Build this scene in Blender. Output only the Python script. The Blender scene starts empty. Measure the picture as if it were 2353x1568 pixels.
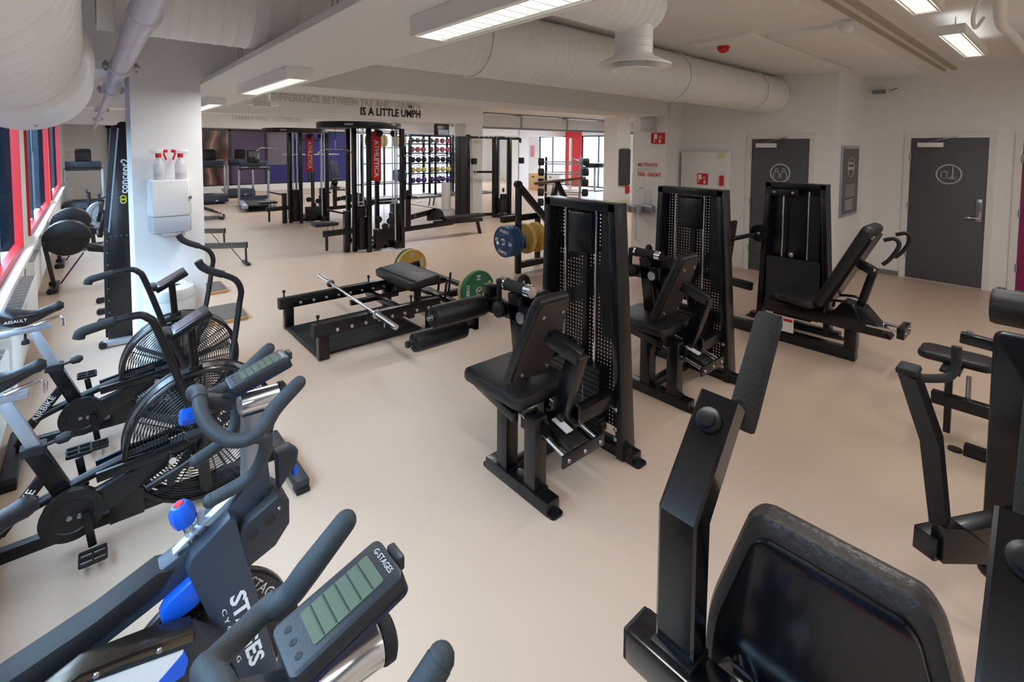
import bpy, bmesh, math, random
from mathutils import Vector, Matrix, Euler
random.seed(7)
sc = bpy.context.scene
COL = sc.collection
R = math.radians
# ---------------------------------------------------------------- camera, world, exposure
cam_d = bpy.data.cameras.new('camera'); cam = bpy.data.objects.new('camera', cam_d); COL.objects.link(cam)
cam_d.lens = 1127/2353*36; cam_d.sensor_width = 36; cam_d.sensor_fit = 'HORIZONTAL'
cam_d.shift_y = -(784-397)/2353
cam_d.clip_start = .02; cam_d.clip_end = 300
_y, _p, _r = R(40.92), R(2.97), R(.39)
_f = Vector((math.sin(_y)*math.cos(_p), math.cos(_y)*math.cos(_p), -math.sin(_p)))
_rt = Vector((math.cos(_y), -math.sin(_y), 0)); _up = _rt.cross(_f)
_r2 = _rt*math.cos(_r)+_up*math.sin(_r); _u2 = _up*math.cos(_r)-_rt*math.sin(_r)
cam.matrix_world = Matrix(((_r2.x,_u2.x,-_f.x,0),(_r2.y,_u2.y,-_f.y,0),(_r2.z,_u2.z,-_f.z,1.85),(0,0,0,1)))
sc.camera = cam
sc.view_settings.view_transform = 'Standard'; sc.view_settings.look = 'None'
sc.view_settings.gamma = 1; sc.view_settings.use_curve_mapping = False
sc.view_settings.exposure = 0.22
SKY_STRENGTH = 12.0
LAMP_W = 16.5
wd = bpy.data.worlds.new('sky'); sc.world = wd; wd.use_nodes = True
_b = wd.node_tree.nodes['Background']; _b.inputs[0].default_value = (.66,.80,1,1); _b.inputs[1].default_value = SKY_STRENGTH
try:
    sc.cycles.max_bounces = 8; sc.cycles.diffuse_bounces = 5; sc.cycles.glossy_bounces = 4
    sc.cycles.transparent_max_bounces = 12; sc.cycles.caustics_reflective = False; sc.cycles.caustics_refractive = False
    sc.cycles.sample_clamp_indirect = 6
except Exception: pass

# ---------------------------------------------------------------- materials
def lin(c):
    return tuple((v/255/12.92 if v/255 <= .04045 else ((v/255+.055)/1.055)**2.4) for v in c)
MATS = {}
def mat(name, col, rough=.5, metal=0., bump=0., scale=60., var=0., spec=.5, emit=0., trans=0., alpha=1., coat=0., vscale=None):
    if name in MATS: return MATS[name]
    m = bpy.data.materials.new(name); m.use_nodes = True
    nt = m.node_tree; b = nt.nodes['Principled BSDF']; c = lin(col)+(1,)
    b.inputs['Base Color'].default_value = c; b.inputs['Roughness'].default_value = rough; b.inputs['Metallic'].default_value = metal
    b.inputs['Specular IOR Level'].default_value = spec
    if coat: b.inputs['Coat Weight'].default_value = coat; b.inputs['Coat Roughness'].default_value = .1
    if emit: b.inputs['Emission Color'].default_value = c; b.inputs['Emission Strength'].default_value = emit
    if trans: b.inputs['Transmission Weight'].default_value = trans
    if alpha < 1: b.inputs['Alpha'].default_value = alpha
    tc = nt.nodes.new('ShaderNodeTexCoord')
    n = nt.nodes.new('ShaderNodeTexNoise'); n.inputs['Scale'].default_value = scale; n.inputs['Detail'].default_value = 3
    nt.links.new(tc.outputs['Object'], n.inputs['Vector'])
    mr = nt.nodes.new('ShaderNodeMapRange'); mr.inputs['To Min'].default_value = max(.02, rough-.05); mr.inputs['To Max'].default_value = min(1, rough+.05)
    nt.links.new(n.outputs['Fac'], mr.inputs['Value']); nt.links.new(mr.outputs['Result'], b.inputs['Roughness'])
    if bump:
        bp = nt.nodes.new('ShaderNodeBump'); bp.inputs['Strength'].default_value = bump; bp.inputs['Distance'].default_value = .004
        nt.links.new(n.outputs['Fac'], bp.inputs['Height']); nt.links.new(bp.outputs['Normal'], b.inputs['Normal'])
    if var:
        n2 = nt.nodes.new('ShaderNodeTexNoise'); n2.inputs['Scale'].default_value = vscale or scale*.05; n2.inputs['Detail'].default_value = 4
        nt.links.new(tc.outputs['Object'], n2.inputs['Vector'])
        mx = nt.nodes.new('ShaderNodeMix'); mx.data_type = 'RGBA'
        mx.inputs[6].default_value = tuple(v*(1-var) for v in c[:3])+(1,); mx.inputs[7].default_value = tuple(min(1, v*(1+var)) for v in c[:3])+(1,)
        nt.links.new(n2.outputs['Fac'], mx.inputs[0]); nt.links.new(mx.outputs[2], b.inputs['Base Color'])
    MATS[name] = m
    return m
def glazing(name, tint, refl=.05):
    m = bpy.data.materials.new(name); m.use_nodes = True; nt = m.node_tree; nt.nodes.remove(nt.nodes['Principled BSDF']); out = nt.nodes['Material Output']
    tr = nt.nodes.new('ShaderNodeBsdfTransparent'); tr.inputs[0].default_value = tint+(1,); gl = nt.nodes.new('ShaderNodeBsdfGlossy'); gl.inputs['Roughness'].default_value = .03
    mx = nt.nodes.new('ShaderNodeMixShader'); mx.inputs[0].default_value = refl
    nt.links.new(tr.outputs[0], mx.inputs[1]); nt.links.new(gl.outputs[0], mx.inputs[2]); nt.links.new(mx.outputs[0], out.inputs['Surface']); MATS[name] = m; return m
BLACK = mat('black_powder_coat', (12,13,15), .3, bump=.05, scale=400, coat=.15, spec=.4)
SATIN = mat('black_satin_steel', (15,16,18), .42, bump=.05, scale=300)
VINYL = mat('black_vinyl_upholstery', (24,24,25), .45, bump=.25, scale=160)
RUBBER = mat('black_rubber', (21,22,23), .65, bump=.2, scale=250)
GRIP = mat('dark_foam_grip', (34,36,39), .75, bump=.35, scale=300)
CHROME = mat('chrome', (225,228,232), .12, 1.)
STEEL = mat('brushed_steel', (175,178,182), .3, 1., bump=.05, scale=200)
GREYMET = mat('grey_painted_steel', (128,134,142), .38, .3)
DGREY = mat('dark_grey_plastic', (40,43,48), .5, bump=.1, scale=300)
FRAMEG = mat('slate_grey_frame_paint', (52,60,73), .48, .05, coat=.05)
WHITE = mat('white_paint', (238,238,236), .6, bump=.05, scale=80)
WHITEG = mat('white_gloss_plastic', (236,236,233), .25)
SILVER = mat('silver_plastic', (168,174,184), .35, .4)
RED = mat('signal_red', (208,26,32), .45)
BLUE = mat('bright_blue_plastic', (22,92,210), .35)
GREYPL = mat('grey_plastic', (120,124,130), .5)
LETW = mat('white_lettering', (232,232,232), .5)
LETB = mat('black_lettering', (28,28,30), .6)
LETG = mat('pale_grey_lettering', (198,196,194), .6)
LETR = mat('red_lettering', (205,62,48), .6)

# ---------------------------------------------------------------- mesh builder
def frame(d, up=(0,0,1)):
    z = Vector(d).normalized(); u = Vector(up)
    if abs(z.dot(u)) > .999: u = Vector((1,0,0)) if abs(z.x) < .9 else Vector((0,1,0))
    x = u.cross(z).normalized(); y = z.cross(x)
    return x, y, z
class MB:
    def __init__(s): s.v = []; s.f = []
    def add(s, vs, fs):
        o = len(s.v); s.v += [tuple(v) for v in vs]; s.f += [tuple(i+o for i in f) for f in fs]; return s
    def box(s, c, d, rot=None, bev=0.):
        hx, hy, hz = d[0]/2, d[1]/2, d[2]/2
        if bev > 0:
            b = min(bev, hx*.95, hy*.95, hz*.95)
            bm = bmesh.new(); bmesh.ops.create_cube(bm, size=1)
            for v in bm.verts: v.co = Vector((v.co.x*2*hx, v.co.y*2*hy, v.co.z*2*hz))
            bmesh.ops.bevel(bm, geom=bm.edges[:], offset=b, segments=2, affect='EDGES', profile=.5)
            vs = [v.co.copy() for v in bm.verts]; bm.verts.index_update(); fs = [[v.index for v in f.verts] for f in bm.faces]; bm.free()
        else:
            vs = [Vector((x*hx, y*hy, z*hz)) for x in(-1,1) for y in(-1,1) for z in(-1,1)]
            fs = [(0,1,3,2),(4,6,7,5),(0,4,5,1),(2,3,7,6),(0,2,6,4),(1,5,7,3)]
        if rot is not None:
            M = rot if isinstance(rot, Matrix) else Euler(rot).to_matrix()
            vs = [M @ v for v in vs]
        c = Vector(c); return s.add([v+c for v in vs], fs)
    def b2(s, lo, hi, bev=0.):
        return s.box([(a+b)/2 for a, b in zip(lo, hi)], [abs(b-a) for a, b in zip(lo, hi)], None, bev)
    def bar(s, p, q, w, h, up=(0,0,1), bev=.004):   # rectangular bar from p to q; h along up, w across
        p, q = Vector(p), Vector(q); x, y, z = frame(q-p, up)
        M = Matrix((x, y, z)).transposed()
        return s.box((p+q)/2, (w, h, (q-p).length), M, bev)
    def cyl(s, p, q, r, n=16, r2=None, cap=True):
        p, q = Vector(p), Vector(q); r2 = r if r2 is None else r2; x, y, z = frame(q-p)
        A = [2*math.pi*i/n for i in range(n)]
        vs = [p+(x*math.cos(a)+y*math.sin(a))*r for a in A]+[q+(x*math.cos(a)+y*math.sin(a))*r2 for a in A]
        fs = [(i, (i+1) % n, n+(i+1) % n, n+i) for i in range(n)]
        if cap: fs += [tuple(range(n-1, -1, -1)), tuple(range(n, 2*n))]
        return s.add(vs, fs)
    def tube(s, pts, r, n=12, smooth=0, closed=False, cap=True):   # swept round tube; r number or list
        P = [Vector(p) for p in pts]
        if smooth: P = catmull(P, smooth, closed); 
        m = len(P); rs = [r]*m if not isinstance(r, (list, tuple)) else [interp(r, i/(m-1)) for i in range(m)]
        T = []
        for i in range(m):
            a = P[i-1] if (i > 0 or closed) else P[i]; b = P[(i+1) % m] if (i < m-1 or closed) else P[i]
            T.append((b-a).normalized())
        x, y, _ = frame(T[0]); vs = []
        for i in range(m):
            t = T[i]; x = (x-t*x.dot(t)).normalized(); y = t.cross(x)
            vs += [P[i]+(x*math.cos(2*math.pi*k/n)+y*math.sin(2*math.pi*k/n))*rs[i] for k in range(n)]
        fs = []
        for i in range(m if closed else m-1):
            j = (i+1) % m
            fs += [(i*n+k, i*n+(k+1) % n, j*n+(k+1) % n, j*n+k) for k in range(n)]
        if cap and not closed: fs += [tuple(range(n-1, -1, -1)), tuple(range((m-1)*n, m*n))]
        return s.add(vs, fs)
    def lathe(s, prof, c=(0,0,0), axis=(0,0,1), n=24, cap=True):   # prof [(r, h)]
        c = Vector(c); x, y, z = frame(axis); vs = []; m = len(prof)
        for r, h in prof: vs += [c+z*h+(x*math.cos(2*math.pi*k/n)+y*math.sin(2*math.pi*k/n))*max(r, 1e-4) for k in range(n)]
        fs = [(i*n+k, i*n+(k+1) % n, (i+1)*n+(k+1) % n, (i+1)*n+k) for i in range(m-1) for k in range(n)]
        if cap: fs += [tuple(range(n-1, -1, -1)), tuple(range((m-1)*n, m*n))]
        return s.add(vs, fs)
    def prism(s, poly, o, ux, uy, th, bev=0.):   # polygon in plane (ux,uy) at o, extruded th along ux x uy (centred)
        o, ux, uy = Vector(o), Vector(ux).normalized(), Vector(uy).normalized(); nz = ux.cross(uy); n = len(poly)
        area = sum(poly[i][0]*poly[(i+1) % n][1]-poly[(i+1) % n][0]*poly[i][1] for i in range(n))
        if area < 0: poly = poly[::-1]
        if bev > 0:
            c = (sum(p[0] for p in poly)/n, sum(p[1] for p in poly)/n)
            rings = []
            for hh, ins in ((-th/2, bev), (-th/2+bev*.3, bev*.3), (-th/2+bev, 0), (th/2-bev, 0), (th/2-bev*.3, bev*.3), (th/2, bev)):
                rings.append([o+ux*a+uy*b+nz*hh for a, b in inset(poly, ins)])
            vs = [v for r_ in rings for v in r_]; m = len(rings)
            fs = [(i*n+k, i*n+(k+1) % n, (i+1)*n+(k+1) % n, (i+1)*n+k) for i in range(m-1) for k in range(n)]
            fs += [tuple(range(n-1, -1, -1)), tuple(range((m-1)*n, m*n))]
            return s.add(vs, fs)
        vs = [o+ux*a+uy*b-nz*th/2 for a, b in poly]+[o+ux*a+uy*b+nz*th/2 for a, b in poly]
        fs = [(i, (i+1) % n, n+(i+1) % n, n+i) for i in range(n)]+[tuple(range(n-1, -1, -1)), tuple(range(n, 2*n))]
        return s.add(vs, fs)
    def torus(s, c, r, t, axis=(0,0,1), n=32, m=8):
        x, y, z = frame(axis); c = Vector(c)
        return s.tube([c+(x*math.cos(2*math.pi*i/n)+y*math.sin(2*math.pi*i/n))*r for i in range(n)], t, m, closed=True)
    def ball(s, c, r, n=12, sc_=(1,1,1)):
        m = max(6, n//2); prof = [(math.sin(math.pi*i/m), -math.cos(math.pi*i/m)) for i in range(m+1)]; c = Vector(c); vs = []
        for a, h in prof: vs += [c+Vector((max(a, 1e-3)*r*sc_[0]*math.cos(2*math.pi*k/n), max(a, 1e-3)*r*sc_[1]*math.sin(2*math.pi*k/n), h*r*sc_[2])) for k in range(n)]
        return s.add(vs, [(i*n+k, i*n+(k+1) % n, (i+1)*n+(k+1) % n, (i+1)*n+k) for i in range(m) for k in range(n)])
    def loft(s, rings, cap=True, closed=False):
        n = len(rings[0]); m = len(rings); vs = [v for r_ in rings for v in r_]
        fs = [(i*n+k, i*n+(k+1) % n, ((i+1) % m)*n+(k+1) % n, ((i+1) % m)*n+k) for i in range(m if closed else m-1) for k in range(n)]
        if cap and not closed: fs += [tuple(range(n-1, -1, -1)), tuple(range((m-1)*n, m*n))]
        return s.add(vs, fs)
    def move(s, M):
        s.v = [tuple(M @ Vector(v)) for v in s.v]; return s
    def mesh(s, name, ang=38):
        me = bpy.data.meshes.new(name); me.from_pydata(s.v, [], s.f)
        bm = bmesh.new(); bm.from_mesh(me); bmesh.ops.recalc_face_normals(bm, faces=bm.faces[:]); bm.to_mesh(me); bm.free()
        me.polygons.foreach_set('use_smooth', [True]*len(me.polygons)); me.set_sharp_from_angle(angle=R(ang)); me.update()
        return me
    def w(s, name, m, parent, ang=38):   # vertices given in room coordinates, stored relative to the thing
        r_ = parent
        while r_.parent is not None: r_ = r_.parent
        l = r_.location; s.v = [(a-l.x, b-l.y, c-l.z) for a, b, c in s.v]; return s.obj(name, m, parent, ang)
    def obj(s, name, m, parent=None, ang=38):
        me = s.mesh(name, ang); me.materials.append(m); return link(name, me, parent)
def link(name, data, parent=None):
    o = bpy.data.objects.new(name, data); COL.objects.link(o)
    if parent is not None: o.parent = parent
    return o
def inset(poly, d):
    if d <= 0: return poly
    n = len(poly); out = []
    for i in range(n):
        a, b, c = Vector(poly[i-1]), Vector(poly[i]), Vector(poly[(i+1) % n])
        e1 = (b-a); e2 = (c-b)
        if e1.length < 1e-9 or e2.length < 1e-9: out.append((b.x, b.y)); continue
        e1.normalize(); e2.normalize(); n1 = Vector((-e1.y, e1.x)); n2 = Vector((-e2.y, e2.x)); k = n1+n2
        k = k/max(k.dot(k)/2, .35) if k.length > 1e-6 else n1
        out.append((b.x+k.x*d, b.y+k.y*d))
    return out
def interp(r, t):
    k = t*(len(r)-1); i = min(int(k), len(r)-2); return r[i]+(r[i+1]-r[i])*(k-i)
def catmull(P, sub, closed=False):
    out = []; n = len(P); last = n if closed else n-1
    for i in range(last):
        p0 = P[i-1] if (i > 0 or closed) else P[i]*2-P[i+1]; p1 = P[i]; p2 = P[(i+1) % n]
        p3 = P[(i+2) % n] if (i < n-2 or closed) else P[i+1]*2-P[i]
        for k in range(sub):
            t = k/sub; out.append(.5*((2*p1)+(p2-p0)*t+(2*p0-5*p1+4*p2-p3)*t*t+(3*p1-p0-3*p2+p3)*t**3))
    if not closed: out.append(P[-1])
    return out
def rrect(w, h, r, n=4, cx=0, cy=0):
    pts = []
    for sx, sy, a0 in ((1,1,0),(-1,1,90),(-1,-1,180),(1,-1,270)):
        for i in range(n+1):
            a = R(a0+90*i/n); pts.append((cx+sx*(w/2-r)+r*math.cos(a), cy+sy*(h/2-r)+r*math.sin(a)))
    return pts
def fillet(poly, r, n=4):
    out = []; m = len(poly)
    for i in range(m):
        a, b, c = Vector(poly[i-1]), Vector(poly[i]), Vector(poly[(i+1) % m])
        d1, d2 = (a-b), (c-b); k = min(r, d1.length*.45, d2.length*.45); p, q = b+d1.normalized()*k, b+d2.normalized()*k
        for j in range(n+1):
            u = j/n; v = p*(1-u)**2+b*2*u*(1-u)+q*u*u; out.append((v.x, v.y))
    return out
def tag(o, label, cat, group=None):
    o['label'] = label; o['category'] = cat
    if group: o['group'] = group
    return o
def thing(name, label, cat, loc=(0,0,0), rz=0, group=None):
    o = link(name, None); o.location = loc; o.rotation_euler = (0,0,rz); return tag(o, label, cat, group)
def struct(o): o['kind'] = 'structure'; return o
def copy_tree(o, parent=None):
    c = o.copy(); COL.objects.link(c); c.parent = parent
    for ch in list(o.children): copy_tree(ch, c)
    return c
def place(o, loc, rz=0, label=None): 
    o.location = loc; o.rotation_euler = (0,0,rz)
    if label: o['label'] = label
    return o
_txt = {}
def text(name, s, m, parent, o, ux, uy, size, depth=.0015, align='CENTER', bold=0., sx=1., spacing=1., width=None):
    """flat lettering: origin o, reading direction ux, letter-up uy, size = letter height"""
    cu = bpy.data.curves.new('t', 'FONT'); cu.body = s; cu.size = size/.7; cu.extrude = depth/2; cu.align_x = align; cu.align_y = 'CENTER'; cu.offset = bold*size; cu.space_character = spacing
    cu.resolution_u = 2
    t = bpy.data.objects.new('t', cu); COL.objects.link(t); dg = bpy.context.evaluated_depsgraph_get()
    me = bpy.data.meshes.new_from_object(t.evaluated_get(dg)); bpy.data.objects.remove(t); bpy.data.curves.remove(cu)
    if width: xs = [v.co.x for v in me.vertices]; sx = width/(max(xs)-min(xs))
    ux, uy = Vector(ux).normalized(), Vector(uy).normalized(); nz = ux.cross(uy); o = Vector(o)
    for v in me.vertices: v.co = o+ux*(v.co.x*sx)+uy*v.co.y+nz*v.co.z
    me.materials.clear(); me.materials.append(m)
    return link(name, me, parent)
# ---------------------------------------------------------------- room shell
def floor_mat():
    m = mat('beige_vinyl_floor', (204,180,159), .4, var=.035, vscale=.6, scale=300, bump=.015, spec=.45); return m
FLOOR = floor_mat()
WALLP = mat('white_wall_paint', (238,237,235), .75, bump=.08, scale=180, var=.02, vscale=.5)
CEILP = mat('white_ceiling_board', (238,236,232), .85, bump=.15, scale=300)
PANELP = mat('white_acoustic_panel', (238,236,232), .8, bump=.1, scale=200)
DUCTP = mat('white_duct_paint', (236,235,232), .4)
SKIRT = mat('grey_skirting', (120,122,122), .6)
REDF = mat('red_window_frame', (206,24,34), .4)
DARKGL = mat('dark_window_mullion', (22,42,60), .4)
CLAD = mat('dark_exterior_cladding', (10,24,34), .7, var=.3, vscale=.1, spec=.1)
FINM = mat('pale_facade_fin', (26,50,60), .7, spec=.1)
DOORG = mat('dark_grey_door', (84,86,90), .5, var=.03)
FRAMEW = mat('cream_door_frame', (230,229,224), .5)
PURPLE = mat('magenta_door', (146,40,96), .5)
def slab(name, lo, hi, m, parent=None, bev=0.):
    o = MB().b2(lo, hi, bev).obj(name, m, parent)
    return struct(o) if parent is None else o
slab('floor', (-.8,-3,-.1), (19,23,0), FLOOR)
slab('ceiling', (-.8,-3,2.92), (19,23,3.05), CEILP)
slab('wall_back', (-.8,22.05,0), (9.3,22.2,2.92), WALLP); slab('wall_back_side', (15,22.05,0), (19,22.2,2.92), WALLP); slab('wall_back_top', (9.3,22.05,2.5), (15,22.2,2.92), WALLP)
slab('wall_front', (-.8,-3.1,0), (9.1,-2.95,2.92), WALLP)
slab('wall_right', (8.95,-3,0), (9.1,2.14,2.92), WALLP)
slab('wall_jog', (7.64,2.14,0), (9.1,2.24,2.92), WALLP)
slab('wall_corridor', (7.64,2.24,0), (7.76,5.05,2.92), WALLP)
slab('wall_office', (7.76,4.95,0), (19,5.05,2.92), WALLP)
slab('baseboard_right', (8.935,-3,0), (8.95,.62,.07), SKIRT)
slab('baseboard_recess', (8.935,1.66,0), (8.95,2.14,.07), SKIRT)
# pillars and beams
slab('pillar', (7.14,4.4,0), (7.64,5.05,2.92), WALLP)
slab('pillar', (.24,4.4,0), (.67,4.95,2.92), WALLP)
slab('pillar', (7.56,10.6,0), (8.12,11.1,2.92), WALLP)
slab('pillar', (13.95,10.5,0), (14.7,11.1,2.92), WALLP)
slab('pillar', (14.85,16.6,0), (15.4,17.1,2.92), WALLP)
slab('beam', (-.6,4.4,2.365), (7.64,5.0,2.92), WALLP)
b2 = slab('beam', (-.6,10.58,2.46), (8.12,11.1,2.92), WALLP)
b3 = slab('beam', (-.6,16.68,2.375), (18.6,17.2,2.92), WALLP)
text('lettering', 'IS A LITTLE UMPH', LETB, b2, (6.2,10.572,2.63), (1,0,0), (0,0,1), .17, align='RIGHT', bold=.045, width=1.53)
text('lettering', 'DIFFERENCE BETWEEN TRY AND TRIUMPH', LETG, b2, (6.2,10.572,2.82), (1,0,0), (0,0,1), .15, align='RIGHT', bold=.01, width=3.38)
text('lettering', 'THAN I WAS YESTERDAY', LETG, b3, (3.3,16.672,2.68), (1,0,0), (0,0,1), .15, align='LEFT', width=2.05)
text('lettering', 'UR', LETB, b3, (11.2,16.672,2.72), (1,0,0), (0,0,1), .13)
# far glazed side
slab('wall_far', (17.8,5,0), (17.95,12.9,2.92), WALLP)
slab('wall_far_red', (17.75,15.5,0), (17.95,16.5,2.92), RED)
slab('wall_far_top', (17.8,12.9,2.42), (17.95,22.1,2.92), WALLP)
slab('wall_far_side', (17.8,18.4,0), (17.95,22.1,2.42), WALLP)
FRB = mat('black_window_frame', (40,44,50), .4)
GLASS = glazing('clear_glazing', (.93,.96,.97), .05)
def far_window(n, y0, y1, posts):
    fr = MB()
    for a in [y0+.03]+posts+[y1-.03]: fr.b2((17.83,a-.03,.06), (17.89,a+.03,2.42))
    fr.b2((17.83,y0,0), (17.89,y1,.06)).b2((17.83,y0,2.36), (17.89,y1,2.42))
    o = struct(fr.obj('window_%d' % n, FRB)); ps = [y0]+posts+[y1]
    for a, b in zip(ps, ps[1:]): MB().b2((17.855,a+.03,.06), (17.865,b-.03,2.36)).obj('pane', GLASS, o)
far_window(4, 12.9, 15.5, [13.6,14.5]); far_window(5, 16.5, 18.4, [17.45])
fr = MB()
for a in (9.33,10.7,12.1,13.5,14.97): fr.b2((a-.03,22.1,.06), (a+.03,22.16,2.44))
fr.b2((9.3,22.1,0), (15,22.16,.06)).b2((9.3,22.1,2.44), (15,22.16,2.5)); w7 = struct(fr.obj('window_7', FRB))
for a, b in ((9.33,10.7),(10.7,12.1),(12.1,13.5),(13.5,14.97)): MB().b2((a+.03,22.125,.06), (b-.03,22.135,2.44)).obj('pane', GLASS, w7)
# street and pale facade outside the far glazing
slab('wall_street_facade', (5,44,-.5), (60,44.4,3.2), mat('pale_street_facade', (225,228,232), .8))
slab('floor_street', (-.5,22.3,-.3), (60,70,-.2), mat('pale_paving', (190,190,188), .9))
slab('floor_street_side', (18.2,-20,-.3), (60,22.3,-.2), MATS['pale_paving'])
slab('wall_street_facade_side', (34,-10,-.5), (34.4,43.9,3.2), MATS['pale_street_facade'])
# window wall
slab('wall_left', (-.72,-3,0), (-.56,22.1,.70), WALLP)
for a, b in ((-3,-.4),(7.45,8.35),(12.6,13.35),(17.5,22.1)): slab('wall_left_pier', (-.612,a,.7), (-.57,b,2.92), WALLP); slab('wall_left_cladding', (-.72,a,.7), (-.612,b,2.92), CLAD)
slab('wall_left_top', (-.72,-3,2.5), (-.57,22.1,2.92), WALLP)
slab('trim_1', (-.6,-3,.68), (-.47,22.05,.725), WHITE)
WINGL = glazing('tinted_window_glass', (.82,.91,.95), .02)
def left_window(n, y0, y1):
    fr = MB().b2((-.61,y0+.05,.725), (-.545,y1-.05,.79)).b2((-.61,y0+.05,2.43), (-.545,y1-.05,2.5))
    fr.b2((-.61,y0,.725), (-.545,y0+.05,2.5)).b2((-.61,y1-.05,.725), (-.545,y1,2.5))
    o = struct(fr.obj('window_%d' % n, REDF)); k = max(2, round((y1-y0)/1.35)); s_ = (y1-y0)/k
    for i in range(k):
        MB().b2((-.604,y0+i*s_+.03,.79), (-.598,y0+(i+1)*s_-.03,2.43)).obj('pane', WINGL, o)
        if i: MB().b2((-.66,y0+i*s_-.03,.79), (-.6,y0+i*s_+.03,2.43)).obj('mullion', DARKGL, o)
left_window(1, -.4, 7.45); left_window(2, 8.35, 12.6); left_window(3, 13.35, 17.5)
slab('floor_outside', (-14,-30,-.5), (-.8,260,-.4), mat('dark_asphalt', (9,15,19), .9, spec=.1))
fc = slab('wall_opposite_facade', (-12.3,-30,-1), (-12,260,8), CLAD)
for i in range(24): MB().b2((-12.0,-20+i*11,-.6), (-11.6,-18.5+i*11,8)).obj('fin', FINM, fc)
# printed glass partition on the back wall
def mural():
    m = bpy.data.materials.new('brown_film_print'); m.use_nodes = True; nt = m.node_tree; b = nt.nodes['Principled BSDF']
    tc = nt.nodes.new('ShaderNodeTexCoord'); w = nt.nodes.new('ShaderNodeTexWave'); w.inputs['Scale'].default_value = .55; w.inputs['Distortion'].default_value = 9; w.inputs['Detail'].default_value = 3
    cr = nt.nodes.new('ShaderNodeValToRGB'); e = cr.color_ramp.elements
    e[0].color = lin((52,34,30))+(1,); e[1].color = lin((176,140,120))+(1,); e[1].position = 1
    for p_, c_ in ((.35,(94,58,44)),(.7,(110,84,72)),(.9,(126,98,84))): x_ = e.new(p_); x_.color = lin(c_)+(1,)
    nt.links.new(tc.outputs['Object'], w.inputs['Vector']); nt.links.new(w.outputs['Fac'], cr.inputs[0]); nt.links.new(cr.outputs[0], b.inputs['Base Color'])
    b.inputs['Roughness'].default_value = .4; return m
MUR = mural(); INDIGO = mat('indigo_film', (44,44,112), .4, var=.25, vscale=.5); MAUVE = mat('mauve_film', (112,104,118), .4, var=.1, vscale=.5); NAVYF = mat('violet_film', (84,70,96), .4, var=.3, vscale=.4)
wp = MB()
for a in (.6,2.35,4.28,5.6,7.3,9.0): wp.b2((a-.05,21.93,.25), (a+.05,22.0,2.48))
wp.b2((.5,21.93,2.42), (9.1,22.0,2.5)).b2((.5,21.93,.25), (9.1,22.0,.31))
w6 = struct(wp.obj('window_6', FRB))
for a, b, m_ in ((.6,2.35,MUR),(2.35,4.28,MUR),(4.28,5.6,NAVYF),(7.3,9.0,INDIGO)): MB().b2((a+.05,21.95,.31), (b-.05,21.98,2.42)).obj('pane', m_, w6)
MB().b2((5.65,21.95,.31), (7.25,21.98,1.05)).obj('pane', INDIGO, w6); MB().b2((5.65,21.95,1.05), (6.6,21.98,2.42)).obj('pane', MAUVE, w6); MB().b2((6.6,21.95,1.05), (7.25,21.98,2.42)).obj('pane', INDIGO, w6)
slab('baseboard_back', (.5,21.9,0), (9.1,22.05,.26), WHITE)
# ---------------------------------------------------------------- doors (wall normal -X)
EMB = mat('silver_emblem', (196,200,202), .35, .3)
def door(n, X, y0, y1, h, m, emblem=None):   # y1 = hinge side (far), y0 = handle side
    fr = MB()
    for a, b in ((y0-.07,y0),(y1,y1+.07)): fr.b2((X-.02,a,0), (X+.03,b,h))
    fr.b2((X-.02,y0-.07,h), (X+.03,y1+.07,h+.07))
    o = struct(MB().b2((X-.012,y0+.004,.012), (X+.03,y1-.004,h-.004), .003).obj('door_%d' % n, m))
    fr.obj('door_frame', FRAMEW, o)
    c = MB().b2((X-.075,y1-.36,h-.13), (X-.012,y1-.08,h-.065), .006).obj('door_closer', WHITEG, o)
    MB().bar((X-.05,y1-.2,h-.06), (X-.03,y1-.5,h+.02), .02, .012).obj('closer_arm', STEEL, c)
    for z in (.35,1.05,1.75): MB().cyl((X-.02,y1,z-.05), (X-.02,y1,z+.05), .012, 10).obj('hinge', STEEL, o)
    MB().b2((X-.022,y0+.035,.9), (X-.012,y0+.095,1.2), .004).obj('lock_plate', STEEL, o)
    MB().tube([(X-.02,y0+.065,.95),(X-.065,y0+.065,.95),(X-.07,y0+.08,.95),(X-.07,y0+.19,.95)], .01, 10).obj('door_handle', CHROME, o)
    MB().b2((X-.035,y0+.04,1.04), (X-.02,y0+.09,1.16), .006).obj('lock_reader', GREYPL, o)
    if emblem:
        cy, cz, r = (y0+y1)/2-.02, emblem[1], .13; e = MB().torus((X-.014,cy,cz), r, .011, (1,0,0), 36, 6).obj('emblem', EMB, o)
        mk = MB(); P = lambda a, b: (X-.014, cy-a, cz+b)
        if emblem[0] == 'people':
            for s in (-.05,.05):
                mk.torus(P(s,.045), .022, .005, (1,0,0), 16, 6)
                mk.tube([P(s-.035,-.075),P(s-.04,-.01),P(s-.02,.02),P(s+.02,.02),P(s+.04,-.01),P(s+.035,-.075)], .005, 6)
        else:
            mk.tube([P(-.03,.03),P(-.08,.03),P(-.08,-.05),P(-.02,-.05),P(-.02,.04),P(-.06,.05)], .006, 6)
            mk.tube([P(.04,.11),P(.04,-.05)], .007, 6); mk.tube([P(0,-.06),P(.03,-.03),P(.06,-.04),P(.085,-.06),P(0,-.06)], .006, 6)
        mk.obj('pictogram', EMB, e)
    return o
door(1, 7.64, 2.46, 3.25, 2.0, DOORG, ('people',1.5)); door(2, 8.95, .77, 1.58, 2.02, DOORG, ('mop',1.52)); door(3, 8.95, -.35, .46, 2.02, PURPLE)
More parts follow.
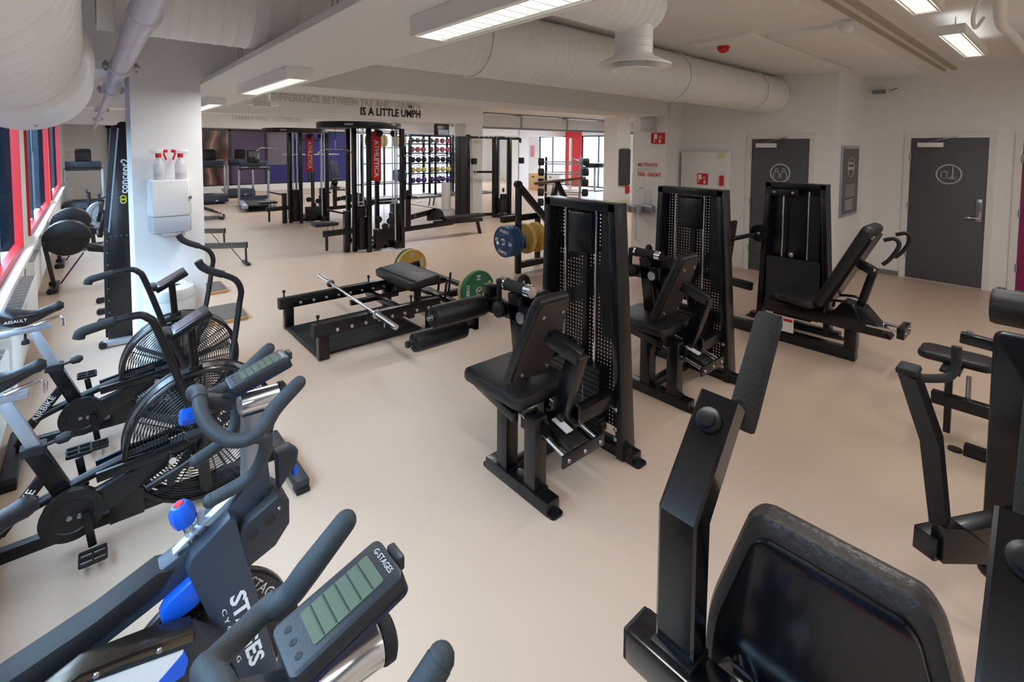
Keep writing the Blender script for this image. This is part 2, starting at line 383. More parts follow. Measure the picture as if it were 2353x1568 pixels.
# ---------------------------------------------------------------- ducts, pipes, ceiling
def spiral_duct(p, q, r, pitch=.12, n=40, ridge=.006):
    p, q = Vector(p), Vector(q); L = (q-p).length; prof = []; h = 0
    while h < L-pitch*.5:
        prof += [(r, h), (r, h+pitch-.014), (r+ridge, h+pitch-.007)]; h += pitch
    prof += [(r, h), (r, L)]
    return MB().lathe(prof, p, q-p, n)
def hanger(x, y, z0, z1): return MB().cyl((x,y,z0), (x,y,z1), .006, 6)
t = thing('ventilation_duct', 'long white spiral ventilation duct crossing below the ceiling to the corridor wall', 'duct', (0,0,0))
spiral_duct((.05,3.0,2.64), (7.63,3.0,2.64), .257, .07, 40, .004).obj('duct_pipe', DUCTP, t, 50)
for x in (2.2,4.9,6.9):
    MB().torus((x,3.0,2.64), .268, .008, (1,0,0), 40, 6).obj('clamp_ring', DUCTP, t); hanger(x,3.0,2.9,2.93).obj('hanger', DUCTP, t)
t = thing('ventilation_duct', 'wide white spiral duct above the windows with a smooth rounded end', 'duct')
spiral_duct((-.25,-2.9,2.22), (-.25,2.6,2.22), .245, .14).obj('duct_pipe', DUCTP, t, 50)
MB().lathe([(.246,0),(.262,.03),(.275,.12),(.285,.3),(.288,1.1),(.28,1.28),(.25,1.38),(.18,1.43),(.05,1.45)], (-.245,2.55,2.21), (0,1,0), 40).obj('silencer', DUCTP, t, 50)
MB().ball((-.17,3.1,1.935), .008, 8).obj('screw', STEEL, t)
t = thing('water_pipe', 'pale lilac pipe with couplings running along the windows', 'pipe')
PIPE = mat('pale_lilac_pipe', (206,204,214), .35)
MB().cyl((.172,-2.9,2.325), (.172,3.9,2.325), .047, 24).cyl((.172,3.9,2.325), (.174,5.5,2.325), .045, 24).cyl((.176,5.5,2.325), (.19,21.9,2.325), .034, 20).obj('pipe_run', PIPE, t)
for y, r in ((2.25,.053),(3.85,.062),(5.5,.066),(5.62,.056),(8.9,.055),(12,.05)):
    c = MB().lathe([(r-.01,-.05),(r,-.04),(r,.04),(r-.01,.05)], (.174,y,2.325), (0,1,0), 24).obj('coupling', PIPE, t)
    if y > 3:
        
        for s in (-1,1): MB().box((.174+s*(r+.012),y,2.325), (.03,.03,.035), None, .004).cyl((.174+s*(r+.012),y,2.295), (.174+s*(r+.012),y,2.355), .006, 8).obj('bolt_lug', STEEL, c)
# branch with round diffuser
def diffuser(label, c, r, stub_top, elbow):
    x, y, z = c; t = thing('ceiling_diffuser', label, 'diffuser')
    MB().cyl((x,y,z+.06), (x,y,stub_top), r*.5, 32).torus((x,y,z+.16), r*.5, .004, n=32, m=6).torus((x,y,z+.11), r*.5, .004, n=32, m=6).obj('neck', DUCTP, t)
    MB().lathe([(r*.5,.075),(r*.55,.06),(r*.8,.035),(r*1.0,.012),(r*1.0,.004),(r*.93,.008),(r*.6,.03),(r*.45,.045)], c, (0,0,1), 40, cap=False).obj('outer_cone', WHITEG, t)
    MB().lathe([(.01,.06),(r*.3,.055),(r*.36,.03),(r*.5,.0),(r*.58,-.012),(r*.56,-.018),(.01,-.012)], c, (0,0,1), 36).obj('inner_cone', WHITEG, t)
    if elbow:
        spiral_duct(elbow[0], elbow[1], r*.78, .07, 36, .004).obj('branch_duct', DUCTP, t, 50)
        MB().ball(elbow[1], r*.78, 32).obj('elbow', DUCTP, t)
    return t
diffuser('round white air diffuser hanging below the spiral duct branch', (2.42,1.72,2.32), .215, 2.62, ((1.2,1.72,2.68), (2.45,1.72,2.68)))
diffuser('round white air diffuser beyond the wide pillar', (1.72,6.88,2.36), .2, 2.9, None)
# suspended lamp plank
t = thing('acoustic_raft', 'long narrow white ceiling raft carrying the louvred lamps', 'ceiling raft')
MB().b2((.70,-2.8,2.33), (1.295,16.6,2.365), .003).obj('board', PANELP, t)
for y in (-1,1.9,3.45,6,9,12,15):
    for x in (.73,): MB().cyl((x,y,2.36), (x,y,2.92), .004, 6).cyl((x+.02,y,2.36), (x+.02,y,2.92), .004, 6).obj('hanger_wire', STEEL, t)
LOUV = mat('lit_lamp_louvre', (255,252,244), .3, emit=2.2)
def ceiling_light(label, c, ln, along, group=None, wires=False, power=1., w=.165):
    """louvred lamp; c = centre of underside"""
    t = thing('ceiling_light', label, 'lamp', c, 0 if along == 'y' else R(90), group)
    hw = w/2; b = MB()
    b.b2((-hw,-ln/2,0), (-hw+.012,ln/2,.06)).b2((hw-.012,-ln/2,0), (hw,ln/2,.06)).b2((-hw,-ln/2,.06), (hw,ln/2,.071)).b2((-hw+.012,-ln/2,0), (hw-.012,-ln/2+.012,.06)).b2((-hw+.012,ln/2-.012,0), (hw-.012,ln/2,.06))
    b.obj('housing', WHITEG, t)
    g = MB(); n = int(ln/.06)
    for i in range(n): g.b2((-hw+.03,-ln/2+.03+i*(ln-.06)/n,.004), (hw-.03,-ln/2+.034+i*(ln-.06)/n,.024))
    g.b2((-hw+.022,-ln/2+.02,.002), (-hw+.03,ln/2-.02,.024)).b2((hw-.03,-ln/2+.02,.002), (hw-.022,ln/2-.02,.024)).obj('louvre', WHITEG, t)
    MB().b2((-hw+.03,-ln/2+.03,.03), (hw-.03,ln/2-.03,.038)).obj('tube_tray', LOUV, t)
    if wires:
        for y in (-ln*.35, ln*.35): MB().cyl((0,y,.07), (0,y,2.92-c[2]), .004, 6).obj('hanger_wire', STEEL, t)
    L = bpy.data.lights.new('lamp_light', 'AREA'); L.shape = 'RECTANGLE'; L.size = w-.05; L.size_y = ln-.05; L.energy = LAMP_W*power; L.color = (.97,.985,1)
    lo = bpy.data.objects.new('lamp_light', L); COL.objects.link(lo); lo.parent = t; lo.location = (0,0,-.003)
    if wires:   # upward fill light added to brighten the ceiling
        U = L.copy(); U.energy = LAMP_W*(power*.45 if power > 1.3 else .03); uo = bpy.data.objects.new('added_ceiling_fill', U); COL.objects.link(uo); uo.parent = t; uo.location = (0,0,.076); uo.rotation_euler = (math.pi,0,0)
    return t
for y, lb in ((-1.8,'over the end wall side'),(1.02,'beside the round diffuser'),(3.77,'crossing the big spiral duct'),(6.3,'just beyond the wide pillar'),(8.9,'over the rowing machines'),(12.4,'before the lettered beam of the far bay'),(15.2,'near the treadmills')):
    ceiling_light('louvred lamp on the narrow ceiling raft '+lb, (1.0,y,2.258), 1.24, 'y', 'lamps on the ceiling raft', power=.75)
for x, lb in ((3.4,'level with the smoke detector'),(5.6,'below the white conduit')):
    ceiling_light('louvred lamp hung on wires '+lb, (x,.67,2.72), 1.35, 'x', 'lamps hung before the door wall', True, power=.7)
for x in (3.2,6.4): ceiling_light('unseen louvred lamp added near the pale end wall to light the room', (x,-1.6,2.72), 1.35, 'x', 'added lamps by the pale end wall', True, power=1.2)  # extra lamps behind the camera, added for general room light
for y in (7.6,14.6,19.6):
    for x in (4.2,7.2,10.4,13.6): ceiling_light('unseen louvred lamp added behind the beams to light the far equipment', (x,y,2.78), 1.35, 'x', 'added lamps behind the beams', True, power=1.5)  # rows hidden by the beams, added to light the far bays
# acoustic ceiling panels leaving open strips
for i, (a, b, c, d) in enumerate(((1.5,4.3,1.35,2.55),(4.85,8.9,1.42,1.95),(4.6,7.6,2.0,2.6),(2.4,8.3,-2.8,.95),(1.5,4.3,3.35,4.35),(4.4,7.1,3.35,4.35))):
    struct(MB().b2((a,c,2.885), (b,d,2.92), .002).obj('ceiling_panel', PANELP))
struct(MB().b2((3.5,1.08,2.895), (8.6,1.13,2.92)).b2((3.5,1.2,2.895), (8.6,1.23,2.92)).obj('ceiling_rail', mat('beige_rail', (178,168,152), .6)))
# small ceiling things
tag(MB().ball((4.9,2.4,2.86), .055, 16, (1,1,.8)).lathe([(.058,0),(.058,.02)], (4.9,2.4,2.865), n=16).obj('fire_bell', RED), 'small red domed alarm sounder under the ceiling', 'alarm')
t = thing('smoke_detector', 'white smoke detector with cable loop on the ceiling panels', 'detector', (4.78,1.3,2.86)); MB().lathe([(.03,-.05),(.045,-.03),(.05,.0),(.05,.03)], n=20).obj('head', WHITEG, t); MB().tube([(.05,0,.01),(.1,.02,-.01),(.16,.03,.01),(.22,.03,.03)], .006, 6, 4).obj('cable', WHITEG, t)
t = thing('cable_tray', 'white cable tubes slung below the ceiling beside the hung lamps', 'cable')
MB().tube([(4.2,.35,2.82),(5.2,.42,2.80),(6.2,.4,2.83),(8.9,.35,2.82)], .035, 12, 6).obj('conduit', WHITE, t); MB().tube([(4.3,.45,2.82),(4.5,.5,2.74),(4.8,.52,2.72),(5.0,.5,2.82)], .012, 8, 5).obj('cable', WHITE, t)
# rectangular duct and rig rail over the far bay
t = thing('square_duct', 'white rectangular duct with flanged joints in the far bay', 'duct')
for i in range(4): MB().b2((8.6+i*2.2,12.0,2.48), (10.78+i*2.2,12.5,2.86), .004).obj('duct_section', WHITE, t)
for i in range(1,4): MB().b2((8.56+i*2.2,11.97,2.47), (8.62+i*2.2,12.53,2.9)).obj('flange', SILVER, t)
tag(MB().bar((8.3,11.55,2.43), (17.7,11.55,2.43), .06, .06).obj('rig_rail', GREYMET), 'pale grey steel rig rail under the rectangular duct', 'rail')
# ---------------------------------------------------------------- wall fixtures
def cabinet_sign(name, label, cat, X, y0, y1, z0, z1, m, th=.012): return tag(MB().b2((X-th,y0,z0), (X,y1,z1), .002).obj(name, m), label, cat)
def extinguisher_sign(o, X, y0, y1, z0, z1):
    P = lambda a, b: (X-.002, y1-(y1-y0)*a, z0+(z1-z0)*b)
    s = (z1-z0)
    mk = MB(); mk.b2((X-.003,y1-s*.18,z0+s*.15), (X,y1-s*.1,z0+s*.9)); mk.b2((X-.003,y1-s*.42,z0+s*.45), (X,y1-s*.18,z0+s*.9))
    mk.b2((X-.003,y1-s*.8,z0+s*.1), (X,y1-s*.62,z0+s*.3)); mk.b2((X-.003,y1-s*.78,z0+s*.34), (X,y1-s*.66,z0+s*.42)); mk.tube([P(.55,.62),P(.68,.75),P(.82,.62),P(.68,.5),P(.55,.62)], .006*s/.2, 6)
    mk.obj('pictogram', LETW, o)
o = cabinet_sign('fire_hose_sign', 'square red fire sign on the pillar with red lettering', 'sign', 7.138, 4.43, 4.645, 1.92, 2.105, RED); extinguisher_sign(o, 7.126, 4.43, 4.645, 1.92, 2.105)
MB().b2((7.1,4.66,1.93), (7.138,4.665,2.1)).obj('side_flag', RED, o)
t = thing('wall_speaker', 'pale grey box loudspeaker high on the pillar', 'speaker', (7.14,0,0)); MB().b2((-.13,4.6,2.13), (0,4.82,2.36), .012).obj('cabinet', mat('pale_grey_box', (200,202,202), .5), t); MB().cyl((-.131,4.71,2.16), (-.135,4.71,2.16), .01, 10).obj('badge', GREYPL, t)
t = thing('wall_lettering', 'wall lettering MOTIVATE and FEEL GREAT in red above the drinking fountain', 'lettering', (7.136,0,0))
text('lettering_line', 'MOTIVATE', LETR, t, (0,4.94,1.565), (0,-1,0), (0,0,1), .06, align='LEFT', bold=.03, width=.38)
text('lettering_line', 'HYDRATE', LETG, t, (0,4.94,1.485), (0,-1,0), (0,0,1), .06, align='LEFT', width=.33)
text('lettering_line', 'FEEL GREAT', LETR, t, (0,4.94,1.405), (0,-1,0), (0,0,1), .06, align='LEFT', bold=.03, width=.45)
t = thing('drinking_fountain', 'steel drinking fountain with gooseneck tap on the pillar', 'fountain', (7.13,4.75,0))
MB().b2((-.1,-.16,.76), (0,.02,.9), .006).obj('back_box', STEEL, t)
MB().lathe([(.09,-.11),(.155,-.1),(.16,.0),(.15,.0),(.14,-.08),(.05,-.1)], (-.17,.12,.88), n=28, cap=False).obj('bowl', STEEL, t)
MB().tube([(-.06,-.02,.9),(-.06,-.02,1.15),(-.08,.02,1.18),(-.12,.08,1.17),(-.13,.1,1.12)], .01, 10, 4).obj('tap', CHROME, t)
MB().tube([(-.15,.1,.78),(-.15,.1,.3),(-.03,.1,.26)], .013, 10).cyl((-.15,.1,.78), (-.15,.1,.66), .03, 12).obj('waste_pipe', CHROME, t)
MB().tube([(-.03,-.08,.77),(-.03,-.35,.74)], .012, 8).obj('supply_pipe', CHROME, t)
# fire cabinet on corridor wall
t = thing('fire_cabinet', 'white fire hose cabinet with red stickers beside the grey door', 'cabinet')
MB().b2((7.5,3.56,.2), (7.638,4.34,1.8), .006).obj('cabinet_body', WHITE, t); MB().b2((7.49,3.6,.24), (7.5,4.3,1.77), .003).obj('cabinet_door', WHITE, t)
o = MB().b2((7.484,3.86,1.27), (7.49,4.04,1.45)).obj('sticker', RED, t); extinguisher_sign(o, 7.484, 3.86, 4.04, 1.27, 1.45)
MB().b2((7.46,3.6,1.27), (7.49,3.66,1.43)).obj('flag_sign', RED, t); MB().b2((7.484,3.6,1.7), (7.49,3.7,1.78)).obj('yellow_note', mat('pale_yellow', (232,226,160), .6), t)
# poster on jog wall
t = thing('framed_poster', 'narrow grey framed poster with white emblem beside the grey door', 'poster', (0,2.138,0))
MB().b2((7.84,-.02,.9), (8.62,0,1.9), .004).obj('poster_frame', SILVER, t); MB().b2((7.88,-.024,.94), (8.58,-.019,1.86)).obj('poster_sheet', mat('grey_poster', (96,98,98), .5, var=.15, vscale=3), t)
pt = MB()
pt.torus((8.22,-.025,1.6), .14, .006, (0,1,0), 30, 6)
for i in range(6): pt.b2((8.0,-.027,1.34-i*.03), (8.45,-.023,1.35-i*.03))
for i in range(5): pt.b2((8.02,-.027,1.12-i*.03), (8.35,-.023,1.135-i*.03))
pt.b2((8.1,-.027,1.56), (8.34,-.023,1.6)).b2((8.14,-.027,1.64), (8.3,-.023,1.67)).obj('printed_lines', LETG, t)
# exit light on the door wall
tag(MB().b2((8.85,1.9,2.68), (8.945,2.05,2.73), .004).tube([(8.9,1.85,2.71),(8.87,1.75,2.74)], .008, 6).obj('wall_sensor', GREYPL), 'small grey sensor bracket high on the wall by the recess corner', 'sensor')
# ---------------------------------------------------------------- pillar: towel dispenser, spray bottles, bin
t = thing('towel_dispenser', 'white paper towel dispenser mounted on the wide pillar', 'dispenser', (.445,4.4,0))
sec = [(-.125,0),(.125,0),(.125,-.15),(.105,-.18),(-.105,-.18),(-.125,-.15)]
MB().prism(sec, (0,0,1.47), (1,0,0), (0,1,0), .26, .012).obj('cover', WHITEG, t)
MB().prism([(a*.98,b) for a, b in sec], (0,0,1.28), (1,0,0), (0,1,0), .12, .012).obj('smoky_window', mat('translucent_plastic', (205,208,214), .25, alpha=.75), t)
MB().b2((-.06,-.15,1.2), (.06,-.1,1.22), .004).obj('paper_tail', WHITE, t); MB().b2((.11,-.19,1.46), (.125,-.17,1.48)).obj('lock', GREYPL, t)
BOT = mat('clear_spray_bottle', (225,225,228), .2, alpha=.6); PINK = mat('pink_cleaner', (222,180,172), .3, alpha=.9)
def bottle(x, y, rz, lab):
    t = thing('spray_bottle', lab, 'bottle', (x,y,1.602), rz, 'spray bottles on the dispenser')
    MB().lathe([(.034,0),(.036,.01),(.036,.1),(.03,.125),(.014,.15),(.014,.165)], n=18).obj('bottle_body', BOT, t); MB().lathe([(.032,.002),(.033,.045)], n=18).obj('liquid', PINK, t)
    MB().b2((-.05,-.011,.185), (.03,.011,.215), .005).obj('spray_head', WHITEG, t); MB().lathe([(.018,.158),(.018,.186)], n=12).obj('collar', RED, t); MB().bar((.02,0,.2), (.055,0,.205), .02, .022).obj('nozzle', RED, t); MB().bar((.03,0,.19), (.045,0,.14), .014, .012).obj('trigger', RED, t)
bottle(.385, 4.29, 0, 'clear spray bottle with a red trigger pointing to its twin, dispenser hinge side'); bottle(.515, 4.29, R(180), 'clear spray bottle holding pink cleaner above the dispenser lock')
t = thing('waste_bin', 'tall round white waste bin before the wide pillar', 'bin', (.42,4.238,0))
MB().lathe([(.13,0),(.14,.01),(.155,.6),(.156,.78),(.15,.80)], n=36, cap=False).lathe([(.13,0),(.13,.002)], n=36).obj('bin_body', WHITEG, t)
MB().lathe([(.158,.76),(.16,.80),(.15,.83),(.1,.855),(.085,.85),(.08,.83)], n=36, cap=False).obj('bin_lid', WHITEG, t); MB().lathe([(.08,.825),(.081,.826)], n=24).obj('opening', DGREY, t)
# radiators under the windows
for i, (a, b, lab) in enumerate(((2.2,4.5,'white convector radiator under the window behind the air bikes'),(4.7,6.9,'white convector radiator under the window next to the black rowing machine'),(7.6,11.5,'white convector radiator under the window beyond the red window post'))):
    t = thing('radiator', lab, 'radiator'); MB().b2((-.555,a,.12), (-.42 if i < 2 else -.475,b,.52), .008).obj('casing', WHITE, t)
    g = MB()
    for k in range(int((b-a)/.12)): g.b2((-.545,a+.05+k*.12,.52), (-.435 if i < 2 else -.485,a+.13+k*.12,.524))
    g.obj('top_grille', SILVER, t); MB().b2((-.55,b,.2), (-.46,b+.08,.34), .01).obj('valve', WHITEG, t)
    MB().b2((-.55,a+.2,0), (-.52,a+.25,.12)).b2((-.55,b-.25,0), (-.52,b-.2,.12)).obj('foot', WHITE, t)
# ---------------------------------------------------------------- strength machines
def perforated():
    m = bpy.data.materials.new('perforated_black_steel'); m.use_nodes = True; nt = m.node_tree; b = nt.nodes['Principled BSDF']
    b.inputs['Base Color'].default_value = lin((22,23,25))+(1,); b.inputs['Roughness'].default_value = .45
    tc = nt.nodes.new('ShaderNodeTexCoord'); sp = nt.nodes.new('ShaderNodeSeparateXYZ'); nt.links.new(tc.outputs['Object'], sp.inputs[0])
    def cell(sock):
        a = nt.nodes.new('ShaderNodeMath'); a.operation = 'MULTIPLY'; a.inputs[1].default_value = 1/.024; nt.links.new(sock, a.inputs[0])
        f = nt.nodes.new('ShaderNodeMath'); f.operation = 'FRACT'; nt.links.new(a.outputs[0], f.inputs[0])
        s = nt.nodes.new('ShaderNodeMath'); s.operation = 'SUBTRACT'; s.inputs[1].default_value = .5; nt.links.new(f.outputs[0], s.inputs[0])
        q = nt.nodes.new('ShaderNodeMath'); q.operation = 'POWER'; q.inputs[1].default_value = 2; nt.links.new(s.outputs[0], q.inputs[0]); return q
    a, c = cell(sp.outputs[1]), cell(sp.outputs[2])
    ad = nt.nodes.new('ShaderNodeMath'); nt.links.new(a.outputs[0], ad.inputs[0]); nt.links.new(c.outputs[0], ad.inputs[1])
    g = nt.nodes.new('ShaderNodeMath'); g.operation = 'GREATER_THAN'; g.inputs[1].default_value = .23**2; nt.links.new(ad.outputs[0], g.inputs[0])
    nt.links.new(g.outputs[0], b.inputs['Alpha']); return m
PERF = perforated()
def pad(poly, o, ux, uy, th, bev=.018): return MB().prism(poly, o, ux, uy, th, bev)
def bolt(t, c, axis, r=.011, m=None):
    c = Vector(c); a = Vector(axis).normalized()
    return MB().lathe([(r,0),(r,.006),(r*.8,.009),(r*.3,.011)], c, a, 10).w('bolt', m or STEEL, t)
def roller(t, name, p, q, r, end=True):
    p, q = Vector(p), Vector(q); d = (q-p).normalized(); L = (q-p).length
    o = MB().lathe([(r*.7,-.004),(r*.93,0),(r,.015),(r,L-.015),(r*.93,L),(r*.7,L+.004)], p, d, 28).w(name, VINYL, t)
    if end:
        for i in range(12):
            a = 2*math.pi*i/12; x, y, _ = frame(d); e = x*math.cos(a)+y*math.sin(a)
            MB().bar(p-d*.006+e*r*.3, p-d*.002+e*r*.85, .006, .006, d, 0).w('cap_rib', RUBBER, o)
        MB().cyl(p-d*.012, p, r*.28, 14).w('end_bolt', STEEL, o)
    return o

def leg_extension(label, ox, oy, group):
    t = thing('leg_extension_machine', label, 'machine', (ox,oy,0), 0, group)
    O = MB
    # tower frame
    fr = O().bar((.06,.0,0), (.06,.095,1.52), .055, .12, (1,0,0), .006).obj('tower_post', BLACK, t)
    O().bar((.06,.665,0), (.06,.62,1.52), .055, .12, (1,0,0), .006).obj('tower_post', BLACK, t)
    O().bar((.06,.066,1.492), (.06,.65,1.492), .12, .056, (0,0,1), .006).obj('tower_top', BLACK, t)
    O().bar((.06,-.08,.03), (.06,.72,.03), .09, .06).obj('tower_base', BLACK, t)
    for y in (-.09,.73): O().prism(rrect(.09,.07,.02), (.06,y,.006), (1,0,0), (0,1,0), .012).obj('foot_plate', BLACK, t)
    O().prism([(.03,.12),(.64,.12),(.615,1.47),(.1,1.47)], (.102,0,0), (0,1,0), (0,0,1), .004).obj('perforated_panel', PERF, t)
    O().prism([(.05,.7),(.16,.7),(.18,1.47),(.11,1.47)], (.02,0,0), (0,1,0), (0,0,1), .004).obj('perforated_panel', PERF, t)
    O().b2((.028,.26,1.18), (.09,.46,1.44), .01).obj('pulley_cover', BLACK, t); O().b2((.07,.33,.5), (.095,.36,1.3)).obj('belt', SATIN, t)
    for y in (.25,.508): O().cyl((.06,y,.45), (.06,y,1.465), .0095, 14).obj('guide_rod', CHROME, t)
    for i in range(12): O().b2((.012,.17,.08+i*.034), (.098,.60,.111+i*.034), .003).obj('weight_plate', SATIN, t)
    O().b2((.03,.34,.5), (.085,.42,.56), .006).obj('stack_head', BLACK, t); O().prism(rrect(.055,.075,.01), (.028,.38,.57), (0,1,0), (0,0,1), .012, .003).obj('pin_plate', CHROME, t)
    text('number_scale', '1 2 3 4 5 6 7 8 9', LETG, t, (.009,.3,.3), (0,0,-1), (0,-1,0), .012)
    for z in (.12,.18,.3): bolt(t, (ox-.002,oy+.03,z), (-1,0,0), .014)
    # base under the seat
    b = O().bar((-.6,-.04,.035), (-.6,.46,.035), .09, .07).obj('base_bar', BLACK, t)
    for y in (-.05,.47): O().prism(rrect(.08,.06,.02), (-.6,y,.006), (1,0,0), (0,1,0), .012).obj('foot_plate', BLACK, b)
    for y in (.095,.32):
        p_ = O().bar((-.6,y,.07), (-.6,y,.46), .085, .085, (0,1,0)).obj('post', BLACK, t); O().b2((-.65,y-.05,.068), (-.55,y+.05,.075)).obj('weld_collar', SATIN, p_)
    O().bar((-.56,.32,.05), (.02,.32,.05), .06, .06).obj('floor_link', BLACK, t); O().bar((-.56,.1,.33), (.02,.07,.36), .07, .08).obj('side_link', BLACK, t)
    # seat
    s = pad(rrect(.44,.5,.05,5), (-.485,.37,.52), (1,0,0), (0,1,0), .07, .022).obj('seat', VINYL, t)
    O().prism(rrect(.36,.44,.04), (-.485,.37,.478), (1,0,0), (0,1,0), .02).bar((-.68,.16,.44), (-.62,.58,.46), .035, .05).obj('seat_plate', BLACK, s)
    # backrest (leans back towards low y)
    up = Vector((0,-.19,.47)).normalized(); c = Vector((-.53,.145,.845))
    po = [(-.15,-.26),(.15,-.26),(.15,-.06),(.125,.22),(.105,.26),(-.105,.26),(-.125,.22),(-.15,-.06)]
    bk = pad(po, c, (1,0,0), up, .06, .02).obj('backrest', VINYL, t)
    nb = Vector((1,0,0)).cross(up)*-1 if Vector((1,0,0)).cross(up).y > 0 else Vector((1,0,0)).cross(up)
    O().prism([(x*.86,y*.92) for x, y in po], c+nb*.034, (1,0,0), up, .01).obj('back_plate', mat('brown_black_panel', (48,42,40), .5), bk)
    for dx, dy in ((-.07,.17),(.07,.17),(-.09,-.2),(.09,-.2)): O().lathe([(.011,0),(.011,.008),(.004,.012)], c+nb*.04+Vector((dx,0,0))+up*dy, nb, 10).obj('bolt', STEEL, bk)
    O().bar((-.42,.10,.36), (-.42,-.035,.78), .075, .09, (0,1,0), .006).obj('back_post', BLACK, t)
    O().bar((-.42,-.05,.76), (-.5,.14,.86), .075, .075, (0,0,1), .006).obj('back_arm', BLACK, t)
    # adjuster rails
    for x in (-.58,-.34): O().cyl((x,.34,.43), (x,-.11,.315), .0125, 14).obj('adjuster_rail', CHROME, t)
    O().bar((-.46,.16,.375), (-.46,-.09,.31), .13, .045, (0,0,1)).obj('carriage', BLACK, t); O().bar((-.46,.09,.39), (-.46,-.02,.362), .05, .006, (0,0,1), 0).obj('sticker', LETG, t)
    O().bar((-.62,-.115,.31), (-.30,-.115,.31), .014, .065, (0,0,1)).obj('end_plate', BLACK, t)
    for x in (-.58,-.46,-.34): bolt(t, (ox+x,oy-.122,.31), (0,-1,0))
    [O().prism([(-.1,-.05),(.1,-.06),(.1,.03),(.0,.09),(-.1,.04)], (x_,.12,.39), (0,1,0), (0,0,1), .02).obj('rail_bracket', BLACK, t) for x_ in (-.58,-.34)]
    # pivot and lever with rollers
    O().bar((-.38,.44,.55), (-.38,.5,.97), .07, .09, (0,1,0)).obj('pivot_post', BLACK, t); O().bar((-.38,.42,.56), (0,.42,.6), .07, .08).obj('pivot_link', BLACK, t)
    O().cyl((-.33,.42,.84), (-.2,.42,.84), .13, 30).obj('cam', SATIN, t); O().cyl((-.425,.42,.84), (-.41,.42,.84), .035, 20).obj('pivot_cap', STEEL, t)
    O().bar((-.39,.36,.86), (-.39,.8,.84), .05, .1, (0,0,1), .006).obj('lever', BLACK, t)
    O().lathe([(.035,0),(.05,.01),(.05,.03),(.02,.05)], (-.42,.6,.85), (-1,0,0), 12).obj('star_knob', RUBBER, t); O().b2((-.44,.68,.9), (-.37,.75,.98), .006).obj('stop_block', BLACK, t)
    O().cyl((-.40,.64,.86), (-.42,.62,1.03), .017, 12).obj('range_handle', RUBBER, t)
    O().cyl((-.84,.77,.835), (-.39,.77,.835), .014, 12).obj('roller_axle', STEEL, t); roller(t, 'leg_roller', (ox-.80,oy+.77,.835), (ox-.43,oy+.77,.835), .068)
    O().prism([(-.05,-.06),(.06,-.06),(.08,.02),(.02,.1),(-.05,.06)], (-.44,.87,.72), (0,1,0), (0,0,1), .03).obj('roller_bracket', BLACK, t)
    O().cyl((-.9,.88,.665), (-.44,.88,.665), .013, 12).lathe([(.02,0),(.022,.01),(.02,.02)], (-.92,.88,.665), (1,0,0), 12).obj('roller_axle', RUBBER, t); roller(t, 'shin_roller', (ox-.87,oy+.88,.665), (ox-.5,oy+.88,.665), .06)
    h = O().cyl((-.38,.41,1.0), (-.38,.59,1.0), .036, 20).obj('hand_grip', GRIP, t)
    for a, b_ in ((.36,.412),(.588,.64)): O().lathe([(.036,0),(.04,.004),(.04,b_-a-.004),(.036,b_-a)], (-.38,a,1.0), (0,1,0), 20).obj('chrome_end', CHROME, h)
    O().tube([(-.38,.5,1.0),(-.31,.53,1.04),(-.25,.55,1.02),(-.23,.55,.94)], .018, 10, 4).obj('hand_lever', RUBBER, t)
    return t
leg_extension('black leg extension machine with two leg rollers beside the hip thrust bench', 2.33, 1.70, 'leg extension machines')
leg_extension('black leg extension machine between the leg press and its twin machine', 3.77, 1.75, 'leg extension machines')

